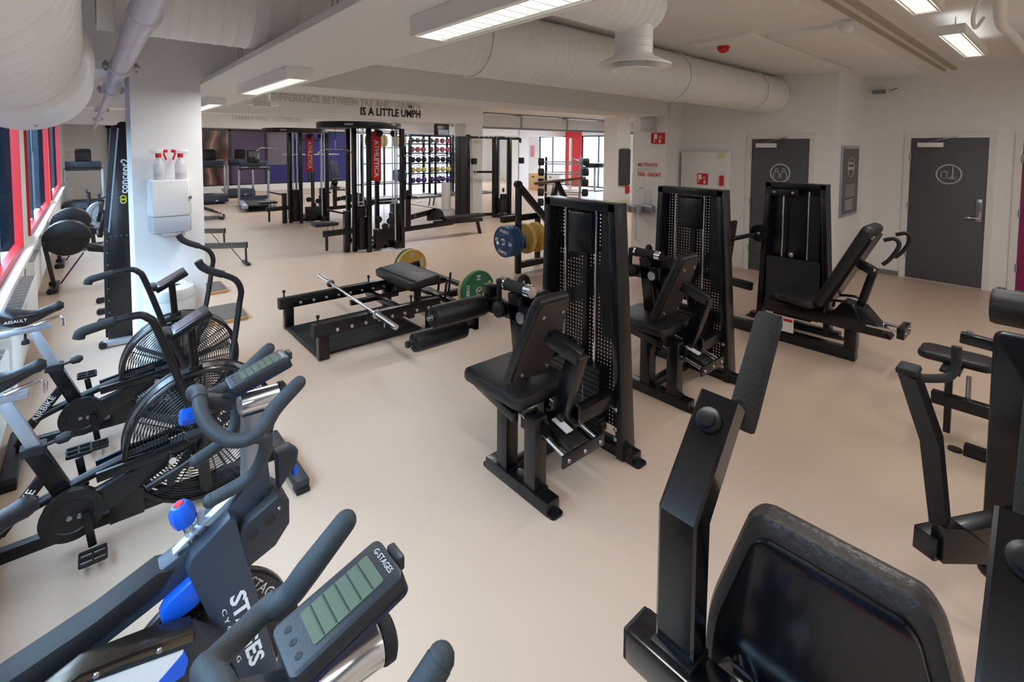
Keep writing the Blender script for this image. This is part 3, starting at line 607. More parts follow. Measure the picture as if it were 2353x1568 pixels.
def leg_press():
    t = thing('leg_press_machine', 'black selectorised leg press with reclined backrest before the grey doors', 'machine', (5.05,1.7,0))
    O = MB
    # tower
    O().bar((5.52,1.55,0), (5.52,1.63,1.5), .055, .13, (1,0,0), .006).w('tower_post', BLACK, t); O().bar((5.52,2.2,0), (5.52,2.14,1.5), .055, .13, (1,0,0), .006).w('tower_post', BLACK, t)
    O().bar((5.52,1.6,1.475), (5.52,2.17,1.475), .13, .055).w('tower_top', BLACK, t); O().bar((5.52,1.45,.03), (5.52,2.3,.03), .1, .06).w('tower_base', BLACK, t)
    for y in (1.44,2.31): O().prism(rrect(.09,.07,.02), (5.52,y,.006), (1,0,0), (0,1,0), .012).w('foot_plate', BLACK, t)
    O().b2((5.57,1.6,.1), (5.575,2.17,1.45)).w('back_shield', BLACK, t)
    o = O().b2((-.003,-.05,-.34), (.003,.05,.34)).obj('perforated_panel', PERF, t); o.location = (.44,.0,1.04)
    O().b2((5.47,1.63,.12), (5.475,2.14,.72)).w('lower_shield', DGREY, t)
    for y in (1.76,2.0): O().cyl((5.5,y,.7), (5.5,y,1.42), .01, 12).w('guide_rod', CHROME, t)
    O().b2((5.46,1.85,1.36), (5.49,2.12,1.44), .01).w('pulley_cover', BLACK, t)
    for y in (1.9,2.08): bolt(t, (5.458,y,1.4), (-1,0,0), .014)
    for i in range(8): O().b2((5.478,1.7,.1+i*.034), (5.56,2.06,.131+i*.034), .003).w('weight_plate', SATIN, t)
    O().lathe([(.02,0),(.03,.01),(.03,.03),(.01,.05)], (5.48,1.9,.76), (-1,0,0), 12).w('stack_pin', STEEL, t)
    # base beams
    O().bar((5.05,1.2,.05), (5.05,2.9,.05), .1, .1).w('base_beam', BLACK, t); O().bar((5.05,1.24,.1), (5.05,1.24,.32), .1, .09, (0,1,0)).w('front_post', BLACK, t)
    O().bar((5.05,1.9,.05), (5.5,1.9,.05), .08, .08).w('cross_beam', BLACK, t); O().bar((5.05,2.8,.1), (5.05,2.8,.5), .1, .09, (0,1,0)).w('rear_post', BLACK, t)
    O().bar((5.4,2.25,.36), (5.4,2.9,.40), .07, .08).w('upper_link', BLACK, t); O().bar((5.05,2.85,.4), (5.45,2.85,.4), .08, .08).w('cross_beam', BLACK, t)
    O().bar((5.05,1.12,.34), (5.05,1.95,.34), .2, .1).w('rail_housing', BLACK, t)
    for x in (4.97,5.13): O().cyl((x,.9,.36), (x,1.85,.36), .0125, 12).w('slide_rail', CHROME, t)
    O().bar((4.93,.88,.36), (5.17,.88,.36), .05, .09).w('rail_end_block', BLACK, t)
    for x in (4.97,5.13): bolt(t, (x,.855,.36), (0,-1,0), .013)
    O().b2((4.96,1.68,.12), (4.965,1.78,.26)).w('warning_label', LETW, t); O().b2((4.958,1.69,.22), (4.962,1.77,.245)).w('label_stripe', RED, t)
    # seat, backrest
    pad(rrect(.42,.36,.1,5), (5.05,1.66,.46), (1,0,0), (0,1,.12), .06, .02).w('seat', VINYL, t)
    O().bar((5.05,1.5,.41), (5.05,1.85,.43), .14, .03).w('seat_plate', BLACK, t)
    up = Vector((0,-.36,.74)).normalized(); c = Vector((5.05,1.29,.83))
    b = pad(rrect(.38,.84,.06,5), c, (1,0,0), up, .09, .03).w('backrest', VINYL, t)
    nb = Vector((0,up.z,-up.y))*-1; O().prism(rrect(.3,.72,.04), c+nb*.055, (1,0,0), up, .02).w('back_plate', BLACK, b)
    O().bar((5.05,1.2,.86), (5.05,1.08,.80), .07, .07).w('back_bracket', BLACK, t); O().bar((5.05,1.1,.82), (5.05,1.2,.42), .05, .06, (0,1,0)).w('back_strut', BLACK, t)
    for q in ((5.01,1.2,.9),(5.01,1.09,.83)): bolt(t, q, (-1,0,0), .014)
    for x in (4.85,5.25): O().tube([(x,1.0,1.12),(x,.93,1.14),(x,.90,1.09),(x,.95,.98),(x,1.0,.92)], .016, 10, 4).w('shoulder_handle', RUBBER, t)
    for x in (4.93,5.17): O().tube([(x,1.42,.4),(x,1.40,.5),(x,1.3,.53),(x,1.22,.52),(x,1.16,.4)], .012, 8, 3).w('side_handle', BLACK, t)
    O().prism([(-.3,-.1),(.1,-.1),(.14,0),(.05,.14),(-.1,.12)], (5.05,1.25,.38), (0,1,0), (0,0,1), .18, .01).w('seat_carriage', BLACK, t)
    # foot platform on lever
    O().prism(rrect(.5,.44,.03), (5.05,2.42,.86), (1,0,0), (0,-.12,1), .03, .006).w('foot_plate_press', RUBBER, t)
    O().bar((5.05,2.46,.8), (5.05,2.72,.45), .08, .08).w('foot_lever', BLACK, t); O().bar((5.2,2.4,.88), (5.47,2.2,.95), .04, .04).w('lever_link', BLACK, t)
    O().cyl((5.40,2.2,.95), (5.47,2.2,.95), .09, 24).w('lever_cam', BLACK, t); O().tube([(4.84,2.36,1.05),(4.84,2.3,1.08),(4.84,2.28,1.16)], .014, 8).w('range_handle', RUBBER, t)
    bolt(t, (5.395,2.2,.95), (-1,0,0), .016)
leg_press()

def foreground_press():
    t = thing('chest_press_machine', 'glossy black chest press with padded backrest, tall lever arms and foam grip', 'machine', (1.0,.26,0))
    O = MB; GL = mat('glossy_black_paint', (8,11,14), .18, coat=.5, bump=.02, scale=500)
    O().b2((.85,-.1,.735), (.935,.598,.812), .008).w('cross_bar', GL, t)
    for y in (.598,-.1): O().b2((.852,y-.006,.738), (.933,y+.006,.809), .004).w('end_cap', RUBBER, t)
    for y0, y1 in ((.458,.543),(-.023,.062)):
        yc = (y0+y1)/2; g = Vector((1.045-.88,0,1.304-1.1)); n = Vector((-g.z,0,g.x)).normalized()
        # bent flat-oval tube swept in the xz plane
        ring = lambda a, b: [Vector((a[0],y0,a[1])), Vector((a[0],y1,a[1])), Vector((b[0],y1,b[1])), Vector((b[0],y0,b[1]))]
        a = O(); fr = [(.88,.812),(.88,1.105),(1.045,1.304)]; bk = [(.932,.812),(.936,1.088),(1.085,1.27)]
        rr = []
        for (fx, fz), (bx, bz) in zip(fr, bk):
            rr.append([Vector((fx,y0+.006,fz)), Vector((fx,y1-.006,fz)), Vector((fx+.004,y1,fz-.004*(fz > 1.2))), Vector((bx,y1,bz)), Vector((bx,y0,bz)), Vector((fx+.004,y0,fz-.004*(fz > 1.2)))])
        arm = a.loft(rr).w('lever_arm', GL, t, 30)
        O().lathe([(.0275,-.004),(.0285,.0),(.026,.008),(.019,.011),(.0185,.02),(.014,.022)], (1.005,yc,1.26), n, 24).w('arm_bolt', SATIN, arm)
        O().b2((.866,y0-.004,.806), (.94,y1+.004,.82), .003).w('weld_seam', SATIN, arm)
        O().cyl((1.05,yc,1.255), (1.17,yc,1.235), .019, 12).w('grip_stub', SATIN, arm)
        O().lathe([(.026,0),(.032,.004),(.033,.02),(.032,.27),(.028,.283),(.016,.286)], (1.145,yc-.005,1.19), (.155,0,.235), 24).w('foam_grip', mat('speckled_foam', (38,40,42), .8, bump=1., scale=420), arm)
    # backrest: hard back shell with padded front edge
    po = [(-.235,-.42),(.235,-.42),(.225,-.1),(.155,.13),(.13,.155),(-.13,.155),(-.155,.13),(-.225,-.1)]
    ux, uy = Vector((0,-1,0)), Vector((.1,0,1)).normalized()
    LTH = mat('black_leather', (62,57,53), .36, bump=.5, scale=70)
    curve = lambda q: fillet(q, .045)
    b = pad(curve(po), (1.03,.265,.96), ux, uy, .075, .03).w('backrest', LTH, t)
    O().prism(curve([(x*.86,y*.86-.01) for x, y in po]), (.985,.265,.955), ux, uy, .022, .006).w('back_shell', GL, b)
    O().lathe([(.018,0),(.018,.006),(.012,.01)], (.968,.36,.80), (-1,0,.1), 16).w('shell_bolt', GL, b)
    O().lathe([(.03,0),(.034,.03),(.03,.14)], (.935,.42,.8), (.25,-.4,-.3), 16).w('back_hinge', GL, t)
    # rest of the machine below the picture
    O().bar((.9,.265,.08), (.9,.265,.735), .1, .08, (0,1,0)).w('main_post', GL, t); O().bar((.7,.265,.04), (1.9,.265,.04), .1, .08).w('base_beam', GL, t)
    O().bar((.75,-.2,.04), (.75,.73,.04), .09, .08).w('cross_foot', GL, t); O().bar((1.85,-.1,.04), (1.85,.63,.04), .09, .08).w('cross_foot', GL, t)
    pad(rrect(.4,.36,.06,4), (1.3,.265,.5), (1,0,0), (0,1,0), .08, .03).w('seat', VINYL, t); O().bar((1.3,.265,.08), (1.3,.265,.46), .08, .08, (0,1,0)).w('seat_post', GL, t)
foreground_press()

def row_machine():
    t = thing('seated_press_machine', 'black seated press machine with bent lever handle and small seat by the magenta door', 'machine', (3.5,.2,0))
    O = MB
    s = O().prism(rrect(.5,.92,.03), (3.0,-.04,.6), (0,1,0), (0,0,1), .05, .01).w('shroud', BLACK, t)
    O().bar((3.06,-.04,.03), (3.06,-.04,1.15), .12, .1, (1,0,0)).w('main_column', BLACK, t)
    roller(t, 'chest_pad', (3.3,-.2,1.1), (3.3,.245,1.1), .085, False); O().bar((3.06,-.04,1.1), (3.26,-.04,1.1), .07, .07).w('pad_arm', BLACK, t)
    pp = O().bar((3.78,.05,.755), (3.78,.4,.775), .05, .06).w('knee_bar', BLACK, t); O().cyl((3.78,.36,.80), (3.78,.36,.82), .016, 10).w('bolt', STEEL, pp)
    O().bar((3.78,.05,.3), (3.78,.05,.76), .06, .06, (0,1,0)).w('knee_post', BLACK, t)
    O().bar((4.05,-.3,.28), (4.05,.55,.28), .06, .075).w('seat_beam', BLACK, t); O().bar((3.06,-.04,.28), (4.05,-.04,.28), .08, .075).w('spine_beam', BLACK, t)
    for y in (.5,.4): O().cyl((4.06,y-.02,.3), (4.06,y-.02,.46), .0135, 12).w('seat_rod', STEEL, t)
    O().bar((4.06,.47,.07), (4.06,.47,.47), .035, .035, (0,1,0)).w('seat_post', BLACK, t)
    pad(rrect(.24,.38,.06,5), (4.3,.47,.485), (1,0,0), (0,1,0), .055, .022).w('seat', VINYL, t); O().bar((4.05,.47,.455), (4.35,.47,.455), .1, .02).w('seat_plate', BLACK, t)
    O().bar((4.0,-.3,.03), (4.0,.38,.03), .07, .06).w('floor_bar', BLACK, t); O().prism(rrect(.07,.07,.03), (4.0,.42,.005), (1,0,0), (0,1,0), .01).w('foot_plate', BLACK, t); O().bar((3.0,-.04,.03), (4.0,-.04,.03), .08, .06).w('base_beam', BLACK, t)
    # lever arm with bent handle
    a = O().loft([[Vector(q) for q in r_] for r_ in (
        [(2.29,.30,.49),(2.29,.25,.49),(2.37,.25,.5),(2.37,.30,.5)], [(2.27,.335,.79),(2.27,.28,.79),(2.35,.28,.8),(2.35,.335,.8)], [(2.21,.40,1.045),(2.21,.345,1.03),(2.29,.345,1.04),(2.29,.40,1.06)])]).w('lever_arm', BLACK, t)
    O().b2((2.205,.34,1.035), (2.295,.405,1.062), .01).w('end_cap', RUBBER, a)
    O().prism([(-.09,0),(.08,.0),(.08,.06),(-.02,.13),(-.09,.13)], (2.36,.215,.37), (.75,-.66,0), (0,0,1), .06, .004).w('lever_gusset', BLACK, t)
    O().bar((2.28,.31,.41), (3.0,-.02,.36), .075, .085).w('lever_base', BLACK, t)
    O().tube([(2.27,.36,1.015),(2.33,.31,1.012),(2.37,.275,1.02),(2.39,.262,1.06),(2.395,.262,1.13)], .0155, 12, 5).w('handle', RUBBER, a)
    O().lathe([(.022,0),(.03,.012),(.03,.03),(.012,.045)], (2.5,.145,.30), (-.8,.3,0), 12).w('adjust_knob', RUBBER, t); O().cyl((2.52,.14,.3), (2.75,.08,.3), .012, 10).w('knob_rod', STEEL, t)
    O().bar((2.55,.13,.05), (2.55,.135,.27), .035, .05, (0,1,0)).w('pedal_bar', BLACK, t)
row_machine()

# ---------------------------------------------------------------- plates, barbells, hip thrust
def plate_mats():
    return {'green': mat('green_bumper_rubber', (44,112,74), .55, bump=.1, scale=200), 'yellow': mat('yellow_bumper_rubber', (214,178,92), .55, bump=.1, scale=200), 'blue': mat('blue_bumper_rubber', (30,74,118), .5, bump=.1, scale=200), 'cream': mat('cream_bumper_rubber', (214,204,160), .6), 'red': mat('red_bumper_rubber', (176,48,46), .55)}
PM = plate_mats()
def bumper(label, c, axis, col, kg, th=.06, r=.225, letters=True, group=None, turn=90, m=None):
    """weight plate; centre of its outward face at c; axis points outward"""
    a = Vector(axis).normalized(); c = Vector(c)
    t = thing('weight_plate', label, 'weight plate', c, 0, group)
    MB().lathe([(.027,-th),(r*.92,-th),(r,-th+.012),(r,-.012),(r*.95,-.001),(r*.9,-.001),(r*.88,-.007),(r*.45,-.007),(r*.43,-.001),(.03,-.001),(.027,-.004)], (0,0,0), a, 48, cap=False).obj('disc', m or PM[col], t)
    MB().lathe([(.026,-th),(.05,-.004),(.05,.001),(.026,.001),(.0255,-th*.5)], (0,0,0), a, 28, cap=False).obj('hub_ring', STEEL, t)
    if letters:
        up = Vector((0,0,1)); ux = up.cross(a).normalized()   # reading direction seen from outside
        for ang, s, sz, sg in ((90,'ELEIKO',.04,1),(270,'ELEIKO',.04,-1),(0,kg,.05,1),(180,kg,.05,-1)):
            rot2 = lambda v: ux*math.cos(R(v))+up*math.sin(R(v))
            text('lettering', s, LETW, t, a*-.004+rot2(ang+turn)*(r*.66), rot2(turn)*sg, rot2(turn+90)*sg, sz, .003, bold=.03)
    return t
def hip_thrust():
    t = thing('hip_thrust_bench', 'black hip thrust bench frame with padded bench and rubber foot platform', 'bench', (2.1,4.7,0)); O = MB
    for y in (4.22,5.18):
        r_ = O().bar((1.42,y,.265), (2.68,y,.265), .07, .11, (0,0,1), .006).w('side_rail', BLACK, t)
        for x in (1.5,2.58): O().bar((x,y,.0), (x,y,.21), .09, .07, (0,1,0), .006).w('leg', BLACK, t)
        O().prism(rrect(.09,.11,.02), (1.415,y,.265), (0,1,0), (0,0,1), .01).w('end_cap', RUBBER, r_)
        for x in (1.46,2.36): O().lathe([(.008,0),(.008,.05),(.015,.055),(.015,.075),(.006,.08)], (x,y,.318), (0,0,1), 10).w('stop_pin', RUBBER, r_)
        for i in range(8): O().lathe([(.008,0),(.008,.03),(.016,.034),(.016,.05),(.006,.056)], (1.6+i*.13,y-.035,.26), (0,-1,0), 12).w('band_peg', STEEL, r_)
    p_ = O().b2((1.46,4.27,.005), (2.5,5.13,.03), .004).w('foot_platform', RUBBER, t)
    for i in range(24): O().b2((1.48,4.29+i*.035,.03), (2.46,4.3+i*.035,.034)).w('tread_rib', RUBBER, p_)
    for y in (4.56,5.1): O().bar((2.6,y,.2), (3.32,y,.2), .06, .07).w('rear_rail', BLACK, t)
    for y in (4.45,4.95): O().bar((2.05,y,.2), (2.6,y,.2), .05, .05).w('centre_rail', BLACK, t)
    O().bar((2.36,4.2,.2), (2.36,5.2,.2), .06, .06).w('cross_tube', BLACK, t); O().bar((2.9,4.2,.2), (2.9,5.2,.2), .06, .06).w('cross_tube', BLACK, t)
    b = pad(rrect(.36,.82,.03,4), (2.62,4.78,.435), (1,0,.12), (0,1,0), .09, .018).w('bench_pad', VINYL, t); O().bar((2.5,4.4,.47), (2.5,5.16,.47), .03, .012).w('seam', RUBBER, b)
    for y in (4.55,5.0): O().bar((2.62,y,.22), (2.62,y,.4), .06, .06, (0,1,0)).w('bench_post', BLACK, t)
    O().bar((2.75,4.3,.3), (2.75,4.62,.3), .12, .02).w('step_plate', BLACK, t)
    O().tube([(2.84,4.36,.2),(2.86,4.36,.38),(2.87,4.34,.44)], .013, 8).w('hook', BLACK, t); O().tube([(2.84,4.5,.2),(2.86,4.5,.38)], .013, 8).w('hook', BLACK, t)
    O().bar((3.3,4.5,.222), (3.3,5.78,.222), .05, .05).w('plate_axle', BLACK, t); O().cyl((3.3,4.26,.222), (3.3,4.5,.222), .024, 14).w('plate_peg', CHROME, t); O().cyl((3.3,5.78,.222), (3.3,6.1,.222), .024, 14).w('plate_peg', CHROME, t)
    O().bar((3.3,5.72,.16), (3.3,5.78,.30), .07, .1).w('axle_block', BLACK, t); O().bar((3.0,4.53,.2), (3.01,4.5,.46), .02, .02, (0,1,0)).w('band_post', RUBBER, t)
hip_thrust()
bumper('green ten kilo bumper plate with white lettering on the hip thrust bench', (3.3,4.36,.228), (0,-1,0), 'green', '10', .05)
bumper('pale yellow plate behind the green plate on the bench axle', (3.3,4.425,.228), (0,-1,0), 'cream', '15', .05, letters=False)
bumper('yellow fifteen kilo bumper plate on the far axle end', (3.3,5.86,.228), (0,-1,0), 'yellow', '15', .055)
bumper('green plate behind the yellow plate on the far axle end', (3.3,5.925,.228), (0,-1,0), 'green', '10', .05, letters=False)
t = thing('barbell', 'chrome barbell lying across the hip thrust bench rails', 'barbell', (1.95,4.68,.346), R(-2.5))
MB().cyl((0,-.62,0), (0,.62,0), .0142, 16).obj('bar_shaft', CHROME, t)
for s in (-1,1):
    e = MB().lathe([(.025,0),(.025,.40),(.02,.405)], (0,s*.62,0), (0,s,0), 20).obj('sleeve', CHROME, t); MB().lathe([(.03,0),(.042,.004),(.042,.02),(.03,.026)], (0,s*.615,0), (0,s,0), 20).obj('collar', STEEL, e)
    MB().tube([(.02,s*.7,-.02),(.04,s*.7,-.06),(.03,s*.72,-.1)], .005, 6).obj('clip', STEEL, e)
# ---------------------------------------------------------------- air bikes (face +x)
WIRE = mat('black_wire', (26,28,30), .4)
def saddle(t, x, y, z, ln=.28, w=.16, m=None):
    rings = []; N = 14
    for i in range(N+1):
        u = i/N; xx = x-ln*.5+ln*u
        hw = w/2*(.45+.55*math.sin(min(1,u/.28)*math.pi/2) if u < .28 else max(.17, 1-((u-.28)/.5)**.85*.8)); hw *= .55 if i == N else 1
        top = .03+.012*math.cos(u*6.0); bot = .07 if u < .4 else max(.022, .07-(u-.4)*.11); zz = z+.008*math.cos(u*5.5)+.01*u
        if i in (0,N): top *= .5; bot *= .5
        rings.append([Vector((xx,y+hw*math.cos(a),zz+(top*math.sin(a) if math.sin(a) > 0 else bot*math.sin(a)))) for a in [2*math.pi*k/16 for k in range(16)]])
    return MB().loft(rings).w('saddle', m or mat('black_saddle', (28,29,30), .38), t, 60)
def pedal(t, x, y, z, ax=1):
    p = MB().box((x,y,z), (.1,.012,.02), None, .003)
    for s in (-1,1): p.bar((x-.045,y+s*.042,z), (x+.045,y+s*.042,z), .01, .018)
    for s in (-1,0,1): p.bar((x+s*.045,y-.045,z), (x+s*.045,y+.045,z), .008, .016)
    return p.w('pedal', RUBBER, t)
def air_bike(label, dx, Y):
    t = thing('air_bike', label, 'exercise bike', (dx,Y,0), 0, 'air bikes'); O = MB
    c = (.45,.375); r = .325
    cg = O()
    for s in (-1,1):
        for k in range(19): cg.torus((c[0],s*(.075-.02*max(0,k-12)/6),c[1]), .075+k*.0133, .0022, (0,1,0), 56, 4)
        for k in range(12):
            a = 2*math.pi*k/12; cg.tube([(c[0]+.07*math.cos(a),s*.078,c[1]+.07*math.sin(a)),(c[0]+r*math.cos(a),s*.062,c[1]+r*math.sin(a))], .0035, 5)
    g = cg.obj('fan_cage', WIRE, t); g['kind'] = 'stuff'
    for s in (-1,1): O().torus((c[0],s*.06,c[1]), r, .012, (0,1,0), 56, 8).obj('cage_rim', BLACK, t)
    O().lathe([(r+.006,-.03),(r+.008,-.03),(r+.008,.03),(r+.006,.03)], (c[0],0,c[1]), (0,1,0), 56, cap=False).obj('rim_band', BLACK, t)
    h = O().cyl((c[0],-.085,c[1]), (c[0],.085,c[1]), .07, 24).obj('fan_hub', BLACK, t)
    for k in range(8):
        a = 2*math.pi*k/8+.2; O().bar((c[0]+.08*math.cos(a),0,c[1]+.08*math.sin(a)), (c[0]+.29*math.cos(a),0,c[1]+.29*math.sin(a)), .09, .003, (math.sin(a),0,-math.cos(a)), 0).obj('fan_blade', DGREY, h)
    for k in range(4):
        a = .4+k*math.pi/2; O().bar((c[0]+.07*math.cos(a),-.08,c[1]+.07*math.sin(a)), (c[0]+r*math.cos(a),-.066,c[1]+r*math.sin(a)), .012, .006, (0,1,0), 0).obj('cage_spoke', BLACK, t)
    # frame
    O().tube([(-.35,0,.1),(-.3,0,.2),(-.24,0,.245),(.05,0,.335),(.3,0,.375)], .022, 12, 4).obj('top_rail', SATIN, t)
    O().bar((-.36,0,.095), (.85,0,.095), .045, .055).obj('bottom_rail', SATIN, t)
    for s in (-1,1): O().bar((.02,s*.06,.33), (.45,s*.10,.375), .02, .045).obj('fan_stay', BLACK, t); O().bar((.4,s*.1,.62), (.44,s*.1,.12), .02, .05, (1,0,0)).obj('fork', BLACK, t)
    O().bar((-.3,0,.19), (-.13,0,.42), .03, .045, (1,0,0)).obj('brace', SATIN, t); O().bar((-.06,0,.2), (-.185,0,.52), .05, .065, (1,0,0)).obj('seat_tube', BLACK, t)
    O().prism(rrect(.085,.07,.012), (-.183,0,.52), (1,0,0), (0,1,0), .035).obj('tube_collar', RUBBER, t)
    O().lathe([(.008,0),(.008,.04),(.02,.05),(.024,.08),(.014,.1)], (-.15,-.02,.53), (.9,-.2,.25), 12).obj('post_knob', RUBBER, t)
    O().bar((-.17,0,.5), (-.265,0,.76), .035, .045, (1,0,0)).obj('seat_post', SILVER, t); O().bar((-.45,0,.765), (-.19,0,.775), .04, .03).obj('seat_slider', SILVER, t)
    O().lathe([(.006,0),(.006,.03),(.018,.04),(.018,.06)], (-.3,0,.75), (0,0,-1), 12).obj('slider_knob', RUBBER, t)
    O().tube([(-.26,-.03,.80),(-.15,-.03,.83),(-.135,-.03,.815),(-.135,-.03,.77)], .008, 8).obj('seat_rail', CHROME, t)
    sd = saddle(t, -.27+dx, Y, .865); text('lettering', 'ASSAULT', LETW, t, (-.33,-.078,.85), (1,0,0), (0,0,1), .016)
    text('lettering', 'AIRBIKE', LETW, t, (-.235,-.02,.29), (.17,0,.23), (-.23,0,.17), .03, bold=.02)
    # crank case
    O().prism([(.105*math.cos(a)-.065,.105*math.sin(a)+.21) for a in [R(40+280*i/20) for i in range(21)]]+[(.3,.29),(.3,.36)], (0,-.055,0), (1,0,0), (0,0,1), .05, .012).obj('chain_guard', SATIN, t)
    O().lathe([(.105,0),(.112,.01),(.112,.02),(.075,.022),(.07,.018),(.01,.018)], (-.065,-.075,.21), (0,-1,0), 36).obj('crank_disc', SATIN, t)
    for q in ((-.04,.2),(-.075,.205)): O().lathe([(.012,0),(.01,.006),(.004,.008)], (q[0],-.093,q[1]), (0,-1,0), 10).obj('bolt', STEEL, t)
    O().prism([(-.04,-.1),(.09,-.1),(.09,.02),(.05,.06),(-.04,.06)], (.1,-.05,.19), (1,0,0), (0,0,1), .05, .006).obj('lever_housing', BLACK, t)
    O().bar((-.02,-.115,.215), (.0,-.125,.06), .016, .03, (1,0,0)).obj('crank_arm', BLACK, t); pedal(t, .0+dx, Y-.19, .055)
    O().bar((-.02,.115,.215), (-.04,.125,.36), .016, .03, (1,0,0)).obj('crank_arm', BLACK, t); pedal(t, -.04+dx, Y+.19, .36)
    # arms
    a1 = O().tube([(-.0,-.25,1.07),(.06,-.25,1.085),(.17,-.25,1.10),(.215,-.25,1.08),(.25,-.245,1.01),(.36,-.2,.63),(.43,-.16,.36),(.2,-.1,.22)], .0165, 12, 5).obj('arm_lever', SATIN, t)
    O().tube([(-.018,-.25,1.045),(-.01,-.25,1.068),(.02,-.25,1.077),(.1,-.25,1.093)], .021, 12, 4).obj('foam_grip', GRIP, a1)
    a2 = O().tube([(.485,.25,1.2),(.52,.25,1.155),(.6,.25,1.11),(.665,.25,1.065),(.69,.25,1.0),(.68,.25,.92),(.635,.2,.70),(.57,.12,.50),(.5,.1,.36),(.2,.1,.22)], .0165, 12, 5).obj('arm_lever', SATIN, t)
    O().tube([(.48,.25,1.205),(.5,.25,1.17),(.54,.25,1.14),(.6,.25,1.11)], .021, 12, 4).obj('foam_grip', GRIP, a2)
    for s in (-1,1): O().cyl((.30,s*.10,.33), (.30,s*.14,.33), .016, 16).obj('foot_peg', CHROME, t)
    # console
    O().cyl((.42,0,.68), (.405,0,.93), .02, 14).obj('console_post', BLACK, t); O().lathe([(.03,0),(.035,.02),(.03,.06)], (.425,0,.66), (-.06,0,1), 14).obj('post_clamp', SATIN, t)
    u = Vector((.175,0,.095)).normalized(); k = O().prism(rrect(.2,.15,.015), (.4,0,.945), u, (0,1,0), .035, .006).obj('console', BLACK, t)
    n = Vector((-u.z,0,u.x)); O().prism(rrect(.13,.11,.006), Vector((.4,0,.945))+n*.019, u, (0,1,0), .003).obj('screen', mat('dark_red_display', (70,24,26), .25), k)
    O().bar((.305,-.07,.915), (.305,.07,.915), .03, .03).obj('console_lip', BLACK, k)
    # stabilisers
    for x in (-.37,.85):
        b_ = O().bar((x,-.3,.045), (x,.3,.045), .075, .05, (0,0,1), .012).obj('stabiliser', DGREY, t)
        for s in (-1,1): O().bar((x,s*.24,.012), (x,s*.31,.012), .07, .024).obj('foot', RUBBER, b_)
    return t
air_bike('black air bike with fan cage standing beside the waste bin', 0, 3.95)
air_bike('black air bike with fan cage next to the grey spin bikes', -.03, 2.93)

